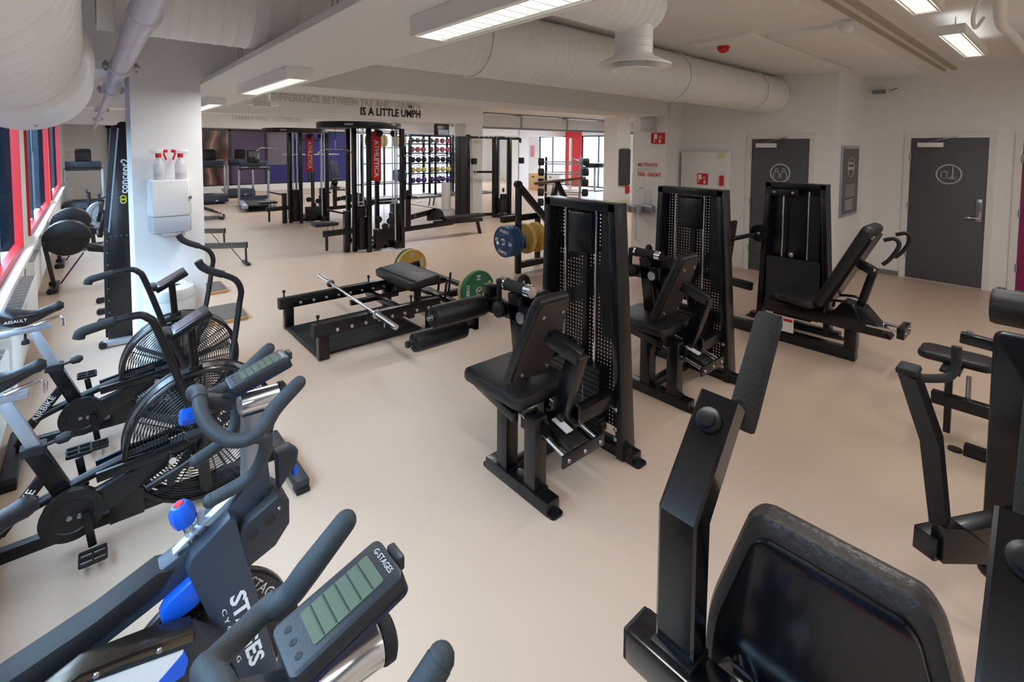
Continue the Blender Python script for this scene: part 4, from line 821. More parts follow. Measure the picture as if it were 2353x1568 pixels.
# ---------------------------------------------------------------- spin bikes
LCD = mat('green_grey_lcd', (96,108,92), .2); CONS = mat('charcoal_console', (38,41,45), .45, bump=.1, scale=300); NAVY = mat('navy_trim', (26,34,64), .4)
BGRIP = mat('charcoal_rubber_bar', (50,56,60), .62, bump=.2, scale=250)
def spin_bike(label, dx, Y, dz):
    t = thing('spin_bike', label, 'exercise bike', (dx,Y,0), 0, 'spin bikes'); O = MB
    def at(o): o.location.z = dz; return o
    # handlebar group (raised by dz)
    hb = O()
    for s in (-1,1):
        hb.tube([(.235,s*.03,1.085),(.232,s*.075,1.07),(.245,s*.115,1.035),(.285,s*.165,1.003),(.33,s*.19,1.0),(.362,s*.19,1.012)], .02, 14, 5)
        hb.tube([(.35,s*.19,1.005),(.38,s*.178,1.02),(.41,s*.168,1.055),(.478,s*.168,1.11)], [.02,.0225,.0235,.021], 14, 5)
        hb.tube([(.35,s*.19,1.0),(.376,s*.188,.98),(.374,s*.168,.92),(.3425,s*.14,.852),(.246,s*.12,.8175)], .0195, 14, 5)
    hb.tube([(.235,-.035,1.085),(.24,0,1.09),(.235,.035,1.085)], .022, 14, 4)
    for p_ in ((.48,.168,1.1115),(.48,-.168,1.1115),(.243,-.12,.817),(.243,.12,.817)): hb.ball(p_, .0205, 14)
    at(hb.obj('handlebar', BGRIP, t, 60))
    at(O().bar((.235,0,1.07), (.33,0,1.03), .05, .04, (0,0,1), .01).obj('stem', DGREY, t))
    k = at(O().lathe([(.012,0),(.02,.004),(.026,.03),(.024,.055),(.016,.06)], (.245,-.01,1.03), (-1,0,.12), 8).obj('stem_knob', BLUE, t))
    at(O().lathe([(.008,0),(.015,.004),(.015,.065),(.01,.07)], (.2,-.02,.975), (1,0,.07), 14).obj('pin_lever', RUBBER, t))
    # console: portrait, leaning forward
    u = Vector((.164,0,.05)).normalized(); n = Vector((-u.z,0,u.x)); c = Vector((.406,0,1.108))
    q = at(O().prism(rrect(.185,.1,.014), c, u, (0,1,0), .034, .006).obj('console', CONS, t))
    O().prism(rrect(.115,.064,.004), c+n*.017+u*.006, u, (0,1,0), .003).obj('screen', LCD, q)
    O().prism(rrect(.185,.102,.014), c-n*.014, u, (0,1,0), .008).obj('navy_edge', NAVY, q)
    for i in range(5): O().bar(c+n*.0195+u*(-.035+i*.02)+Vector((0,-.03,0)), c+n*.0195+u*(-.035+i*.02)+Vector((0,.03,0)), .0012, .0012, n, 0).obj('screen_line', CONS, q)
    text('lettering', 'G-STAGES', LETG, q, c+n*.0175+u*.078, (0,-1,0), u, .009)
    O().b2((c.x+.085,-.02,c.z+.02), (c.x+.1,.02,c.z+.045), .004).obj('console_tab', CONS, q)
    for i in range(3): O().lathe([(.006,0),(.0055,.001)], c+n*.0168-u*.072+Vector((0,-.025+i*.025,0)), n, 10).obj('button', DGREY, q)
    at(O().lathe([(.03,0),(.035,.004),(.035,.116),(.03,.12)], (.345,0,1.018), (1,0,-.02), 28).obj('slider_tube', mat('polished_aluminium', (214,214,214), .22, .9), t))
    at(O().lathe([(.036,0),(.038,.004),(.038,.018),(.03,.024)], (.463,0,1.016), (1,0,0), 28).obj('slider_cap', RUBBER, t))
    O().prism([(.352,.98),(.42,.98),(.425,.66),(.345,.66)], (0,0,0), (1,0,0), (0,0,1), .04, .006).obj('handlebar_post', mat('satin_aluminium', (160,166,174), .35, .8), t)
    O().prism([(.445,.835),(.49,.84),(.515,.815),(.51,.775),(.45,.705)], (0,-.02,0), (1,0,0), (0,0,1), .05, .01).obj('brake_arm', DGREY, t)
    O().tube([(.5,-.02,.785),(.505,-.02,.75),(.508,-.02,.725)], [.006,.01,.013,.009], 10, 4).obj('brake_tip', BLUE, t)
    # frame: swept beam, fork blade, tray
    up = [(.42,.84),(.36,.77),(.304,.706),(.209,.645),(.132,.614),(-.036,.548),(-.2,.505),(-.33,.46),(-.40,.41)]
    lo = [(-.39,.33),(-.33,.37),(-.2,.41),(-.036,.455),(.10,.505),(.19,.54),(.29,.575),(.36,.66),(.43,.72)]
    O().prism([(a,b) for a, b in up+lo], (0,0,0), (1,0,0), (0,0,1), .07, .012).obj('main_beam', FRAMEG, t)
    O().prism([(-.02,.556),(.12,.613),(.16,.602),(.12,.55),(-.03,.495),(-.28,.41),(-.385,.38),(-.39,.41),(-.33,.458),(-.2,.507)], (0,-.0,0), (1,0,0), (0,0,1), .084, .003).obj('beam_cover', RUBBER, t)
    O().bar((.36,-.02,.775), (.16,-.02,.64), .03, .006, (-.55,0,.83), 0).obj('beam_trim', SILVER, t)
    f = O().prism([(.185,.60),(.20,.64),(.30,.712),(.315,.70),(.44,.08),(.40,.03),(.345,.03),(.33,.12)], (0,-.055,0), (1,0,0), (0,0,1), .05, .01).obj('fork_blade', FRAMEG, t)
    text('lettering', 'STAGES', LETW, f, (.337,-.0815,.33), (.115,0,-.56), (.56,0,.115), .042, bold=.04, width=.27); text('lettering', 'C Y C L I N G', LETW, f, (.295,-.0815,.335), (.115,0,-.56), (.56,0,.115), .012, width=.2)
    O().prism([(.185,.60),(.30,.712),(.44,.08),(.345,.03)], (0,.055,0), (1,0,0), (0,0,1), .05, .01).obj('fork_blade', FRAMEG, t)
    tr = O().prism([(.315,.62),(.335,.66),(.44,.71),(.475,.675),(.475,.60),(.43,.545),(.345,.515),(.315,.56)], (0,-.0,0), (1,0,0), (0,0,1), .15, .012).obj('bottle_tray', DGREY, t)
    for x_, z_ in ((.36,.655),(.41,.675)): O().box((x_,-.076,z_-.03), (.03,.004,.022), (0,R(-25),0), .003).obj('tray_slot', LETB, tr)
    O().lathe([(.006,0),(.004,.004)], (.44,-.076,.67), (0,-1,0), 10).obj('tray_bolt', STEEL, tr)
    # resistance knob
    O().cyl((.215,-.01,.63), (.195,-.01,.705), .014, 14).obj('knob_stem', CHROME, t); O().bar((.235,-.01,.65), (.232,-.01,.73), .014, .02, (1,0,0)).obj('brake_flag', SILVER, t)
    kb = O().lathe([(.016,0),(.03,.01),(.034,.035),(.032,.06),(.022,.075),(.01,.078)], (.196,-.01,.70), (-.25,0,1), 8).obj('resistance_knob', BLUE, t); O().lathe([(.014,0),(.012,.003)], Vector((.196,-.01,.70))+Vector((-.25,0,1)).normalized()*.077, (-.25,0,1), 14).obj('knob_badge', RED, kb)
    O().prism([(.12,.50),(.135,.525),(.20,.56),(.24,.52),(.215,.475),(.155,.455),(.125,.47)], (0,-.045,0), (1,0,0), (0,0,1), .045, .01).obj('shift_lever', BLUE, t)
    O().cyl((.14,-.045,.46), (.128,-.045,.41), .004, 8).obj('lever_wire', CHROME, t)
    # flywheel
    fw = O().lathe([(.03,-.02),(.15,-.012),(.16,-.02),(.235,-.02),(.24,-.012),(.24,.012),(.235,.02),(.16,.02),(.15,.012),(.03,.02)], (.25,0,.25), (0,1,0), 56).obj('flywheel', mat('black_flywheel', (24,25,30), .3), t)
    for a in (18,38,60): 
        e = Vector((math.cos(R(a)),0,math.sin(R(a)))); tg = Vector((math.sin(R(a)),0,-math.cos(R(a))))
        text('lettering', 'STAGES' if a == 38 else '/', LETW, fw, Vector((.25,-.021,.25))+e*.2, tg, e, .03)
    # drive guard with white and blue band
    gd = O().prism([(-.33,.33),(-.30,.40),(-.2,.47),(-.05,.525),(.1,.50),(.2,.47),(.26,.40),(.26,.28),(.18,.2),(-.05,.16),(-.25,.2),(-.33,.27)], (0,-.115,0), (1,0,0), (0,0,1), .06, .02).obj('drive_guard', DGREY, t)
    O().prism([(-.2,.475),(-.05,.53),(.09,.507),(.19,.477),(.19,.445),(.02,.49),(-.06,.50),(-.2,.445)], (0,-.12,0), (1,0,0), (0,0,1), .07, .008).obj('guard_rim', mat('dark_chrome', (92,84,76), .22, .9), gd)
    O().prism([(-.25,.36),(-.06,.49),(.165,.435),(.14,.375),(-.1,.345)], (0,-.147,0), (1,0,0), (0,0,1), .006).obj('white_band', WHITEG, gd)
    O().prism([(.167,.432),(.175,.40),(.165,.365),(.05,.345),(.09,.375)], (0,-.148,0), (1,0,0), (0,0,1), .008).obj('blue_band', BLUE, gd)
    O().torus((.0,-.151,.425), .022, .003, (0,1,0), 5, 6).obj('emblem', BLUE, gd); text('lettering', 'G', mat('blue_print', (40,80,170), .5), gd, (.0,-.151,.425), (1,0,-.2), (.2,0,1), .02)
    for x_, z_ in ((-.02,.505),(.11,.48)): O().lathe([(.008,0),(.006,.004)], (x_,-.157,z_), (0,-1,0), 10).obj('guard_screw', STEEL, gd)
    O().bar((.0,-.16,.33), (.06,-.17,.18), .018, .03, (1,0,0)).obj('crank_arm', BLACK, t); pedal(t, .07+dx, Y-.24, .17)
    # rear: seat post, saddle, feet
    O().bar((-.27,0,.38), (-.30,0,.80), .045, .06, (1,0,0)).obj('seat_post', SILVER, t); O().bar((-.40,0,.82), (-.2,0,.82), .05, .03).obj('seat_slider', SILVER, t); saddle(t, -.26+dx, Y, .90, .28, .16)
    for x_ in (-.37,.38): O().bar((x_,-.26,.03), (x_,.26,.03), .08, .055, (0,0,1), .012).obj('stabiliser', FRAMEG, t)
    O().bar((-.36,0,.05), (-.36,0,.40), .07, .08, (0,1,0), .01).obj('rear_leg', FRAMEG, t)
    return t
spin_bike('grey spin bike with blue resistance knob next to the air bikes', 0, 1.73, 0)
spin_bike('grey spin bike with grey screen console beside the chest press', -.123, .727, .015)
# ---------------------------------------------------------------- ski machine, rowers, boards
def ski_machine():
    t = thing('ski_machine', 'tall black ski machine with yellow and white lettering behind the wide pillar', 'ski machine', (.3,5.75,0)); O = MB
    O().prism([(.10,.06),(.105,.75),(.12,1.05),(.215,2.04),(.24,2.06),(.46,2.06),(.50,1.9),(.50,.06)], (0,5.78,0), (1,0,0), (0,0,1), .05, .004).w('side_panel', BLACK, t)
    O().prism([(.085,.06),(.09,.75),(.10,1.05),(.17,2.0),(.2,2.03),(.46,2.03),(.46,.06)], (0,5.9,0), (1,0,0), (0,0,1), .16, .004).w('core', SATIN, t)
    O().bar((.13,5.75,1.05), (.222,5.75,2.0), .006, .012, (1,0,0), 0).w('edge_strip', SILVER, t)
    for i in range(9): O().lathe([(.006,0),(.004,.004)], (.115,5.754,.2+i*.11), (0,-1,0), 8).w('rivet', STEEL, t)
    for zz in (.22,1.01):
        for i in range(5): O().lathe([(.006,0),(.004,.004)], (.14+i*.04,5.754,zz), (0,-1,0), 8).w('rivet', STEEL, t)
    text('lettering', 'concept2', LETW, t, (-.042,.002,1.56), (.06,0,1), (-1,0,.06), .06, bold=.03, width=.32)
    yl = mat('lime_print', (206,206,52), .5); O().torus((.243,5.751,1.36), .02, .006, (0,1,0), 20, 6).w('emblem', yl, t)
    O().torus((.243,5.751,1.33), .02, .006, (0,1,0), 20, 6).w('emblem', yl, t)
    for y in (5.72,6.5,6.9,7.4):
        f = O().bar((.06,y,.035), (.55,y,.035), .05, .05).w('floor_bar', SILVER if y < 5.8 else BLACK, t); O().cyl((.06,y-.03,.03), (.06,y+.03,.03), .03, 16).w('wheel', RUBBER, f)
    O().bar((.3,5.72,.035), (.3,7.45,.035), .06, .05).w('floor_beam', BLACK, t)
ski_machine()
BOARDW = mat('birch_ply_edge', (196,158,112), .6); BOARDT = mat('grey_grip_top', (104,94,86), .85, bump=.4, scale=300)
for lab, c, s in (('ply step board with grey top nearer the air bikes', (.98,6.0,0), (.56,.58)), ('ply step board with grey top beyond its twin', (1.02,7.18,0), (.56,.5))):
    t = thing('step_board', lab, 'board', c, 0, 'step boards'); MB().prism(rrect(s[0],s[1],.05), (0,0,.02), (1,0,0), (0,1,0), .04, .006).obj('ply_base', BOARDW, t); MB().prism(rrect(s[0]-.02,s[1]-.02,.045), (0,0,.042), (1,0,0), (0,1,0), .006).obj('grip_top', BOARDT, t)
RAIL = mat('grey_monorail', (112,118,118), .35, .6); LIME = mat('lime_decal', (200,202,50), .5)
def rower(label, dx, Y):
    t = thing('rowing_machine', label, 'rowing machine', (dx,Y,0), 0, 'rowing machines'); O = MB
    hs = [(.225*math.cos(a)-.2,.215*math.sin(a)+.64) for a in [2*math.pi*i/28 for i in range(28)]]
    O().prism(hs, (0,0,0), (1,0,0), (0,0,1), .16, .03).obj('flywheel_housing', BLACK, t)
    O().prism([(-.2+.24*math.cos(R(a)),.64+.235*math.sin(R(a))) for a in range(0,181,15)]+[(-.4,.62),(-.2,.66),(0,.62)], (0,0,0), (1,0,0), (0,0,1), .19, .01).obj('shroud', SATIN, t)
    O().prism([(-.05,.55),(.03,.55),(.42,.42),(.42,.36),(.0,.46)], (0,0,0), (1,0,0), (0,0,1), .14, .006).obj('nose_beam', BLACK, t)
    text('lettering', 'OX', LIME, t, (.22,-.073,.445), (1,0,-.25), (.25,0,1), .05, bold=.05); text('lettering', 'ROWERG', LETW, t, (.22,-.073,.52), (1,0,-.25), (.25,0,1), .028)
    O().bar((.15,0,.46), (1.86,0,.30), .05, .085).obj('monorail', RAIL, t); O().prism(rrect(.055,.09,.01), (1.865,0,.30), (0,1,0), (0,0,1), .02).obj('rail_cap', RUBBER, t)
    O().b2((.9,-.14,.41), (1.2,.14,.46), .02).obj('seat', VINYL, t)
    for s in (-1,1): O().prism([(.24,.40),(.30,.62),(.34,.61),(.30,.39)], (0,s*.14,0), (1,0,0), (0,0,1), .11, .006).obj('footrest', DGREY, t)
    O().bar((.12,0,.62), (.18,0,.98), .04, .05, (1,0,0)).obj('monitor_arm', BLACK, t); O().b2((.12,-.09,.95), (.16,.09,1.08), .01).obj('monitor', DGREY, t)
    O().tube([(.1,-.22,.68),(.1,0,.7),(.1,.22,.68)], .014, 8).obj('pull_handle', RUBBER, t)
    O().bar((-.42,0,.62), (-.34,0,.05), .025, .045, (1,0,0)).obj('front_leg', DGREY, t); O().bar((-.05,0,.44), (-.28,0,.07), .018, .018, (1,0,0)).obj('front_stay', mat('navy_steel', (40,40,70), .4), t)
    f = O().bar((-.33,-.26,.04), (-.33,.26,.04), .07, .05).obj('front_foot', DGREY, t)
    for s in (-1,1): O().cyl((-.37,s*.24-.015,.035), (-.37,s*.24+.015,.035), .035, 16).obj('wheel', RUBBER, f)
    O().bar((1.85,0,.27), (1.855,0,.03), .018, .03, (1,0,0)).obj('rear_leg', mat('dark_bronze', (64,50,46), .4), t); O().bar((1.65,0,.28), (1.8,0,.05), .01, .014, (1,0,0)).obj('rear_stay', BOARDT, t); O().bar((1.85,-.16,.02), (1.85,.16,.02), .06, .035).obj('rear_foot', DGREY, t)
rower('black rowing machine with grey monorail nearer the wide pillar', -.02, 8.44)
rower('black rowing machine with grey monorail beyond its twin', -.01, 10.1)
def upright_bike():
    t = thing('upright_bike', 'grey disc shelled exercise bike behind the rowing machines', 'exercise bike', (.25,11.6,0)); O = MB
    O().lathe([(.05,-.05),(.24,-.045),(.27,-.02),(.27,.02),(.24,.045),(.05,.05)], (.22,11.5,.6), (0,1,0), 36).w('flywheel_shell', SILVER, t); O().torus((.22,11.45,.6), .2, .01, (0,1,0), 36, 6).w('shell_ring', GREYPL, t)
    O().bar((-.1,11.5,.06), (.7,11.5,.06), .06, .06).w('base_beam', DGREY, t)
    for x in (-.1,.7): O().bar((x,11.25,.03), (x,11.75,.03), .07, .05).w('stabiliser', DGREY, t)
    O().bar((.05,11.5,.06), (.0,11.5,1.0), .05, .06, (1,0,0)).w('front_post', BLACK, t); O().tube([(-.02,11.3,1.02),(-.05,11.5,1.05),(-.02,11.7,1.02)], .016, 8, 4).w('handlebar', RUBBER, t)
    O().bar((.5,11.5,.06), (.55,11.5,.8), .05, .06, (1,0,0)).w('seat_post', GREYMET, t); saddle(t, .55, 11.5, .9); O().prism([(.1,.3),(.4,.3),(.5,.45),(.45,.7),(.3,.95),(.15,.9)], (0,11.56,0), (1,0,0), (0,0,1), .06, .01).w('drive_cover', GREYPL, t)
    O().tube([(.02,11.43,.8),(.3,11.43,.95),(.45,11.43,1.2)], .015, 8).w('strap_bar', RUBBER, t)
upright_bike()
def glider():
    t = thing('elliptical_trainer', 'silver railed elliptical trainer half hidden by the wide pillar', 'elliptical', (2.2,14.1,0)); O = MB
    for y in (13.9,14.3): O().bar((1.75,y,.42), (2.52,y,.10), .06, .07).w('ramp_rail', CHROME, t); O().box((2.53,y,.10), (.02,.07,.08), (0,R(22),0)).w('rail_cap', RUBBER, t)
    O().bar((1.4,14.1,.05), (2.6,14.1,.05), .1, .08).w('base', GREYMET, t); O().lathe([(.05,-.06),(.26,-.05),(.28,0),(.26,.05),(.05,.06)], (1.75,14.1,.42), (0,1,0), 30).w('drive_wheel', DGREY, t)
    for y in (13.85,14.35): O().bar((2.1,y,.32), (2.4,y,.2), .12, .03).w('foot_pedal', RUBBER, t)
    O().bar((1.6,14.1,.1), (1.5,14.1,1.4), .08, .1, (1,0,0)).w('mast', GREYMET, t); O().b2((1.44,13.98,1.35), (1.5,14.22,1.55), .02).w('console', BLACK, t); O().bar((2.5,13.85,.02), (2.5,14.35,.02), .06, .04).w('foot', RUBBER, t)
glider()
# ---------------------------------------------------------------- treadmills (user faces +y)
NAVYP = mat('navy_shroud', (44,54,72), .45)
def treadmill(label, loc, rz, front=False):
    t = thing('treadmill', label, 'treadmill', loc, rz, 'treadmills'); O = MB
    O().b2((-.28,-1.0,.16), (.28,.75,.19), .004).obj('running_belt', RUBBER, t)
    for s in (-1,1):
        O().b2((s*.36-.075,-1.02,.1), (s*.36+.075,.6,.2), .02).obj('side_rail', SILVER, t)
        O().bar((s*.4,.62,.12), (s*.4,.48,1.2), .06, .09, (0,1,0), .015).obj('upright', SILVER, t)
        O().tube([(s*.38,.46,1.18),(s*.38,.2,1.13),(s*.38,.05,1.12)], .02, 10).obj('handrail', RUBBER, t)
        O().bar((s*.3,-.98,.05), (s*.3,.9,.05), .05, .08).obj('base_rail', DGREY, t)
    O().prism([(.58,.06),(1.0,.06),(1.02,.12),(.95,.26),(.7,.30),(.58,.2)], (0,0,0), (0,1,0), (0,0,1), .82, .02).obj('motor_hood', NAVYP, t); O().b2((-.12,1.0,.1), (-.05,1.025,.13)).obj('hood_label', LETW, t)
    O().bar((-.42,.48,1.16), (.42,.48,1.16), .1, .08, (0,0,1), .02).obj('crossbar', DGREY, t)
    O().b2((-.38,.5,1.2), (.38,.6,1.38), .03).obj('tray_shroud', NAVYP, t)
    for s in (-1,1): O().b2((s*.25-.1,.4,1.17), (s*.25+.1,.44,1.21), .004).obj('sensor_grip', STEEL, t)
    u = Vector((0,.25,1)).normalized(); k = O().prism(rrect(.34,.42,.06), (0,.56,1.52), (1,0,0), u, .06, .012).obj('console', BLACK, t)
    n = Vector((1,0,0)).cross(u); O().prism(rrect(.25,.18,.01), Vector((0,.56,1.58))+n*.031, (1,0,0), u, .006).obj('screen', DGREY, k); O().prism(rrect(.26,.12,.03), Vector((0,.56,1.40))+n*.031, (1,0,0), u, .008).obj('keypad', SILVER, k)
    O().prism(rrect(.2,.05,.006), Vector((0,.56,1.62))-n*.031, (1,0,0), u, .006).obj('back_label', LETG, k)
treadmill('treadmill with tall silver uprights and grey screen console beside the cable station', (3.75,15.9,0), R(-8))
treadmill('treadmill seen from its motor hood before the brown printed glass', (2.95,18.6,0), R(180)); treadmill('treadmill seen from its motor hood next to the violet glass', (4.2,20.3,0), R(176))
treadmill('treadmill standing alone in the window aisle', (-.08,18.6,0), R(180))
# ---------------------------------------------------------------- cable stations
def cable_station(label, dx, dy, group, bar_at):
    t = thing('cable_station', label, 'cable machine', (3.69+dx,8.05+dy,0), 0, group); O = MB
    for x, y in ((-.17,.22),(0,0),(.62,-.03),(.02,.95),(.6,.95)):
        O().bar((x,y,0), (x,y,2.17), .075, .075, (0,1,0), .008).obj('upright', BLACK, t)
    poly = [(.02+.73*math.cos(a),.42+(.72 if math.sin(a) < 0 else .66)*math.sin(a)) for a in [2*math.pi*i/40 for i in range(40)]]
    O().prism(poly, (0,0,2.21), (1,0,0), (0,1,0), .11, .015).obj('canopy', BLACK, t); text('lettering', 'ELEIKO', LETW, t, (-.42,-.172,2.21), (.87,-.48,0), (0,0,1), .03)
    for x, y in ((-.08,.1),(.58,.12)):
        c_ = O().b2((x-.07,y-.05,.06), (x+.07,y+.16,.62), .01).obj('stack_cover', SATIN, t)
        for s in (-1,1): O().cyl((x+s*.045,y+.05,.6), (x+s*.045,y+.05,2.16), .012, 12).obj('guide_rod', CHROME, t)
        for i in range(6): O().b2((x-.06,y-.04,.63+i*.03), (x+.06,y+.14,.655+i*.03), .002).obj('weight_plate', SATIN, c_)
    O().cyl((.5,.0,.12), (.5,.0,2.16), .016, 12).obj('cable_column', CHROME, t)
    O().cyl((.3,.05,.3), (.3,.05,2.1), .004, 6).obj('cable', STEEL, t)
    for x, y, z in ((.25,.1,2.08),(.5,.05,2.08),(.3,.0,.42),(.2,.05,.55),(.42,.05,.5)): O().lathe([(.055,-.02),(.06,-.018),(.045,0),(.06,.018),(.055,.02)], (x,y,z), (0,1,0), 18).obj('pulley', RUBBER, t)
    O().b2((.12,.0,.03), (.5,.12,.38), .01).obj('base_block', BLACK, t); O().b2((.44,-.12,.02), (.56,.0,.14), .006).obj('foot_bracket', BLACK, t)
    O().bar((-.15,.2,.06), (.62,.0,.06), .06, .07).obj('base_beam', BLACK, t); O().bar((.0,.95,.06), (.6,.95,.06), .06, .07).obj('base_beam', BLACK, t); O().bar((.3,.0,.06), (.3,.95,.06), .06, .07).obj('base_beam', BLACK, t)
    bn = O().b2((.30,.55,1.2), (.50,.56,2.12)).obj('banner', RED, t); text('lettering', 'ATHLETICA', LETW, bn, (.40,.548,1.62), (0,0,-1), (1,0,0), .09, bold=.04, width=.7)
    # pulldown seat on the left
    O().bar((-.7,.3,.35), (-.02,.2,.38), .06, .1).obj('seat_beam', BLACK, t); O().bar((-.3,.26,0), (-.3,.26,.72), .09, .11, (0,1,0), .006).obj('seat_post', BLACK, t)
    O().bar((-.33,.26,.68), (-.62,.3,.76), .1, .03).obj('knee_arm', BLACK, t); O().bar((-.62,.34,.05), (-.62,.34,.4), .04, .04, (0,1,0)).obj('front_leg', BLACK, t)
    for x in (-.62,-.52): O().cyl((x,.3,.4), (x,.3,.5), .013, 10).obj('seat_rod', STEEL, t)
    pad(fillet([(-.2,-.14),(.2,-.14),(.2,.14),(-.2,.14)], .06), (-.66,.3,.52), (1,0,0), (0,1,0), .055, .02).obj('seat', VINYL, t)
    O().tube([(bar_at-.3,.42,1.72),(bar_at-.2,.42,1.8),(bar_at+.2,.42,1.8),(bar_at+.3,.42,1.72)], .013, 10).cyl((bar_at,.42,1.8), (bar_at,.42,1.95), .008, 8).obj('lat_bar', CHROME, t); O().cyl((bar_at,.42,1.95), (bar_at,.42,2.17), .004, 6).obj('cable', RUBBER, t)
    # low row to the right
    O().bar((.65,.35,.26), (1.95,.3,.3), .07, .09).obj('row_beam', BLACK, t); O().bar((.95,.35,.25), (.95,.35,.9), .07, .09, (1,0,0), .006).obj('row_column', BLACK, t)
    O().prism([(.1*math.cos(a)*.75,.1*math.sin(a)) for a in [2*math.pi*i/18 for i in range(18)]], (.95,.35,.92), (1,0,0), (0,0,1), .07, .01).obj('pulley_head', BLACK, t); O().lathe([(.012,0),(.01,.006)], (.97,.31,.93), (0,-1,0), 8).obj('bolt', STEEL, t)
    O().bar((1.0,.36,.48), (1.5,.34,.56), .03, .1).obj('foot_truss', BLACK, t)
    for i in range(3): O().lathe([(.03,0),(.032,.003)], (1.1+i*.13,.342,.5+i*.02), (0,-1,0), 14).obj('truss_hole', BOARDT, t)
    O().bar((1.1,.34,.72), (1.55,.34,.62), .4, .012).obj('foot_plate', BOARDT, t)
    for x in (1.38,1.48): O().bar((x,.3,.68), (x+.03,.3,.84), .02, .02, (1,0,0)).obj('heel_stop', BLACK, t)
    O().tube([(.98,.35,.85),(1.15,.35,.76),(1.25,.35,.77)], .008, 6).obj('row_cable', STEEL, t)
    O().prism([(.16*math.cos(a)+.02*math.cos(a),.2*math.sin(a)) for a in [R(-10+200*i/16) for i in range(17)]], (1.55,.32,.42), (1,0,0), (0,0,1), .1, .01).obj('cam_cover', BLACK, t)
    O().bar((1.5,.3,.33), (2.68,.28,.30), .08, .08).obj('bench_beam', BLACK, t); pad(fillet([(-.5,-.13),(.5,-.13),(.5,.13),(-.5,.13)], .04), (2.2,.29,.40), (1,0,-.0), (0,1,0), .06, .018).obj('bench_pad', VINYL, t)
    O().bar((2.56,.29,.3), (2.64,.29,0), .07, .05, (1,0,0)).obj('bench_leg', BLACK, t)
    return t
cable_station('black cable station with oval canopy and red banner by the hip thrust bench', 0, 0, 'cable stations', -.42)
cable_station('black cable station with oval canopy behind its twin, beside the treadmills', .14, 4.05, 'cable stations', -.55)
def cable_cross():
    t = thing('cable_crossover', 'black cable crossover with perforated column before the white pillar', 'cable machine', (7.8,10.1,0)); O = MB
    O().b2((7.16,10.25,.05), (7.38,10.5,2.12), .01).w('column', SATIN, t); O().bar((7.46,10.35,0), (7.46,10.35,2.17), .08, .1, (0,1,0)).w('upright', BLACK, t); O().cyl((7.56,10.3,.1), (7.56,10.3,2.1), .014, 12).w('guide_rod', CHROME, t)
    O().b2((7.5,10.18,1.4), (7.64,10.3,1.56), .03).w('pulley_carriage', RUBBER, t); O().tube([(7.6,10.2,1.4),(7.6,10.2,1.25)], .005, 6).w('cable', STEEL, t); O().tube([(7.55,10.2,1.14),(7.6,10.2,1.24),(7.65,10.2,1.14),(7.55,10.2,1.14)], .012, 8).w('d_handle', CHROME, t)
    O().bar((7.46,10.35,2.1), (8.35,9.95,2.1), .06, .06).w('top_bar', BLACK, t)
    for i in range(5): O().ball((7.7+i*.12,10.2-i*.05,2.11), .025, 10).w('grip_ball', CHROME, t)
    O().bar((7.6,10.3,1.2), (8.1,10.05,1.2), .05, .06).w('link_bar', BLACK, t); O().bar((7.46,10.35,.08), (8.2,10.02,.08), .06, .08).w('base_link', BLACK, t)
    O().bar((8.12,10.05,0), (8.12,10.05,2.12), .12, .12, (0,1,0)).w('upright', BLACK, t); O().bar((8.42,9.82,0), (8.42,9.82,2.12), .08, .1, (0,1,0)).w('upright', BLACK, t)
    O().b2((8.12,9.8,.12), (8.4,10.0,.5), .01).w('stack_cover', SATIN, t); O().bar((8.05,10.05,.05), (8.6,9.66,.05), .1, .1).w('base_block', BLACK, t)
    for i in range(3): O().lathe([(.014,0),(.01,.006)], (8.15+i*.13,9.92-i*.09,.08), (-.6,-.8,0), 8).w('bolt', STEEL, t)
    for s in (-1,1): O().cyl((8.27+s*.08,9.9-s*.05,.5), (8.27+s*.08,9.9-s*.05,2.05), .01, 10).w('guide_rod', CHROME, t)
    O().bar((8.12,10.05,2.08), (8.62,9.66,2.08), .06, .07).w('top_arm', BLACK, t); O().lathe([(.06,-.02),(.07,0),(.06,.02)], (8.64,9.64,2.03), (.6,-.8,0), 16).w('pulley', RUBBER, t); O().cyl((8.6,9.66,.1), (8.6,9.66,2.05), .012, 10).w('guide_column', CHROME, t)
    O().b2((8.6,9.58,1.42), (8.74,9.68,1.58), .02).w('pulley_carriage', RUBBER, t)
    O().bar((8.14,10.02,.3), (8.14,10.02,2.05), .02, .14, (.6,-.8,0), 0).w('rear_shield', SATIN, t); O().b2((8.2,9.84,.5), (8.36,9.94,.62), .01).w('stack_top', BLACK, t); O().lathe([(.05,-.02),(.06,0),(.05,.02)], (8.27,9.88,.72), (.6,-.8,0), 16).w('pulley', RUBBER, t)
cable_cross()
t = thing('foam_roller', 'upright white foam roller beside the cable crossover', 'foam roller', (7.05,10.75,0)); MB().lathe([(.11,.22),(.12,.235),(.12,.9),(.11,.915)], n=24).obj('roller_body', WHITE, t)
MB().lathe([(.04,.216),(.04,.225)], n=16).obj('core', LETG, t)
t = thing('storage_box', 'clear plastic storage box under the white foam roller', 'box', (7.05,10.72,0)); MB().b2((-.24,-.2,0), (.24,.2,.21), .02).obj('box_body', BOT, t); MB().b2((-.25,-.21,.195), (.25,.21,.215), .006).obj('rim', BOT, t)
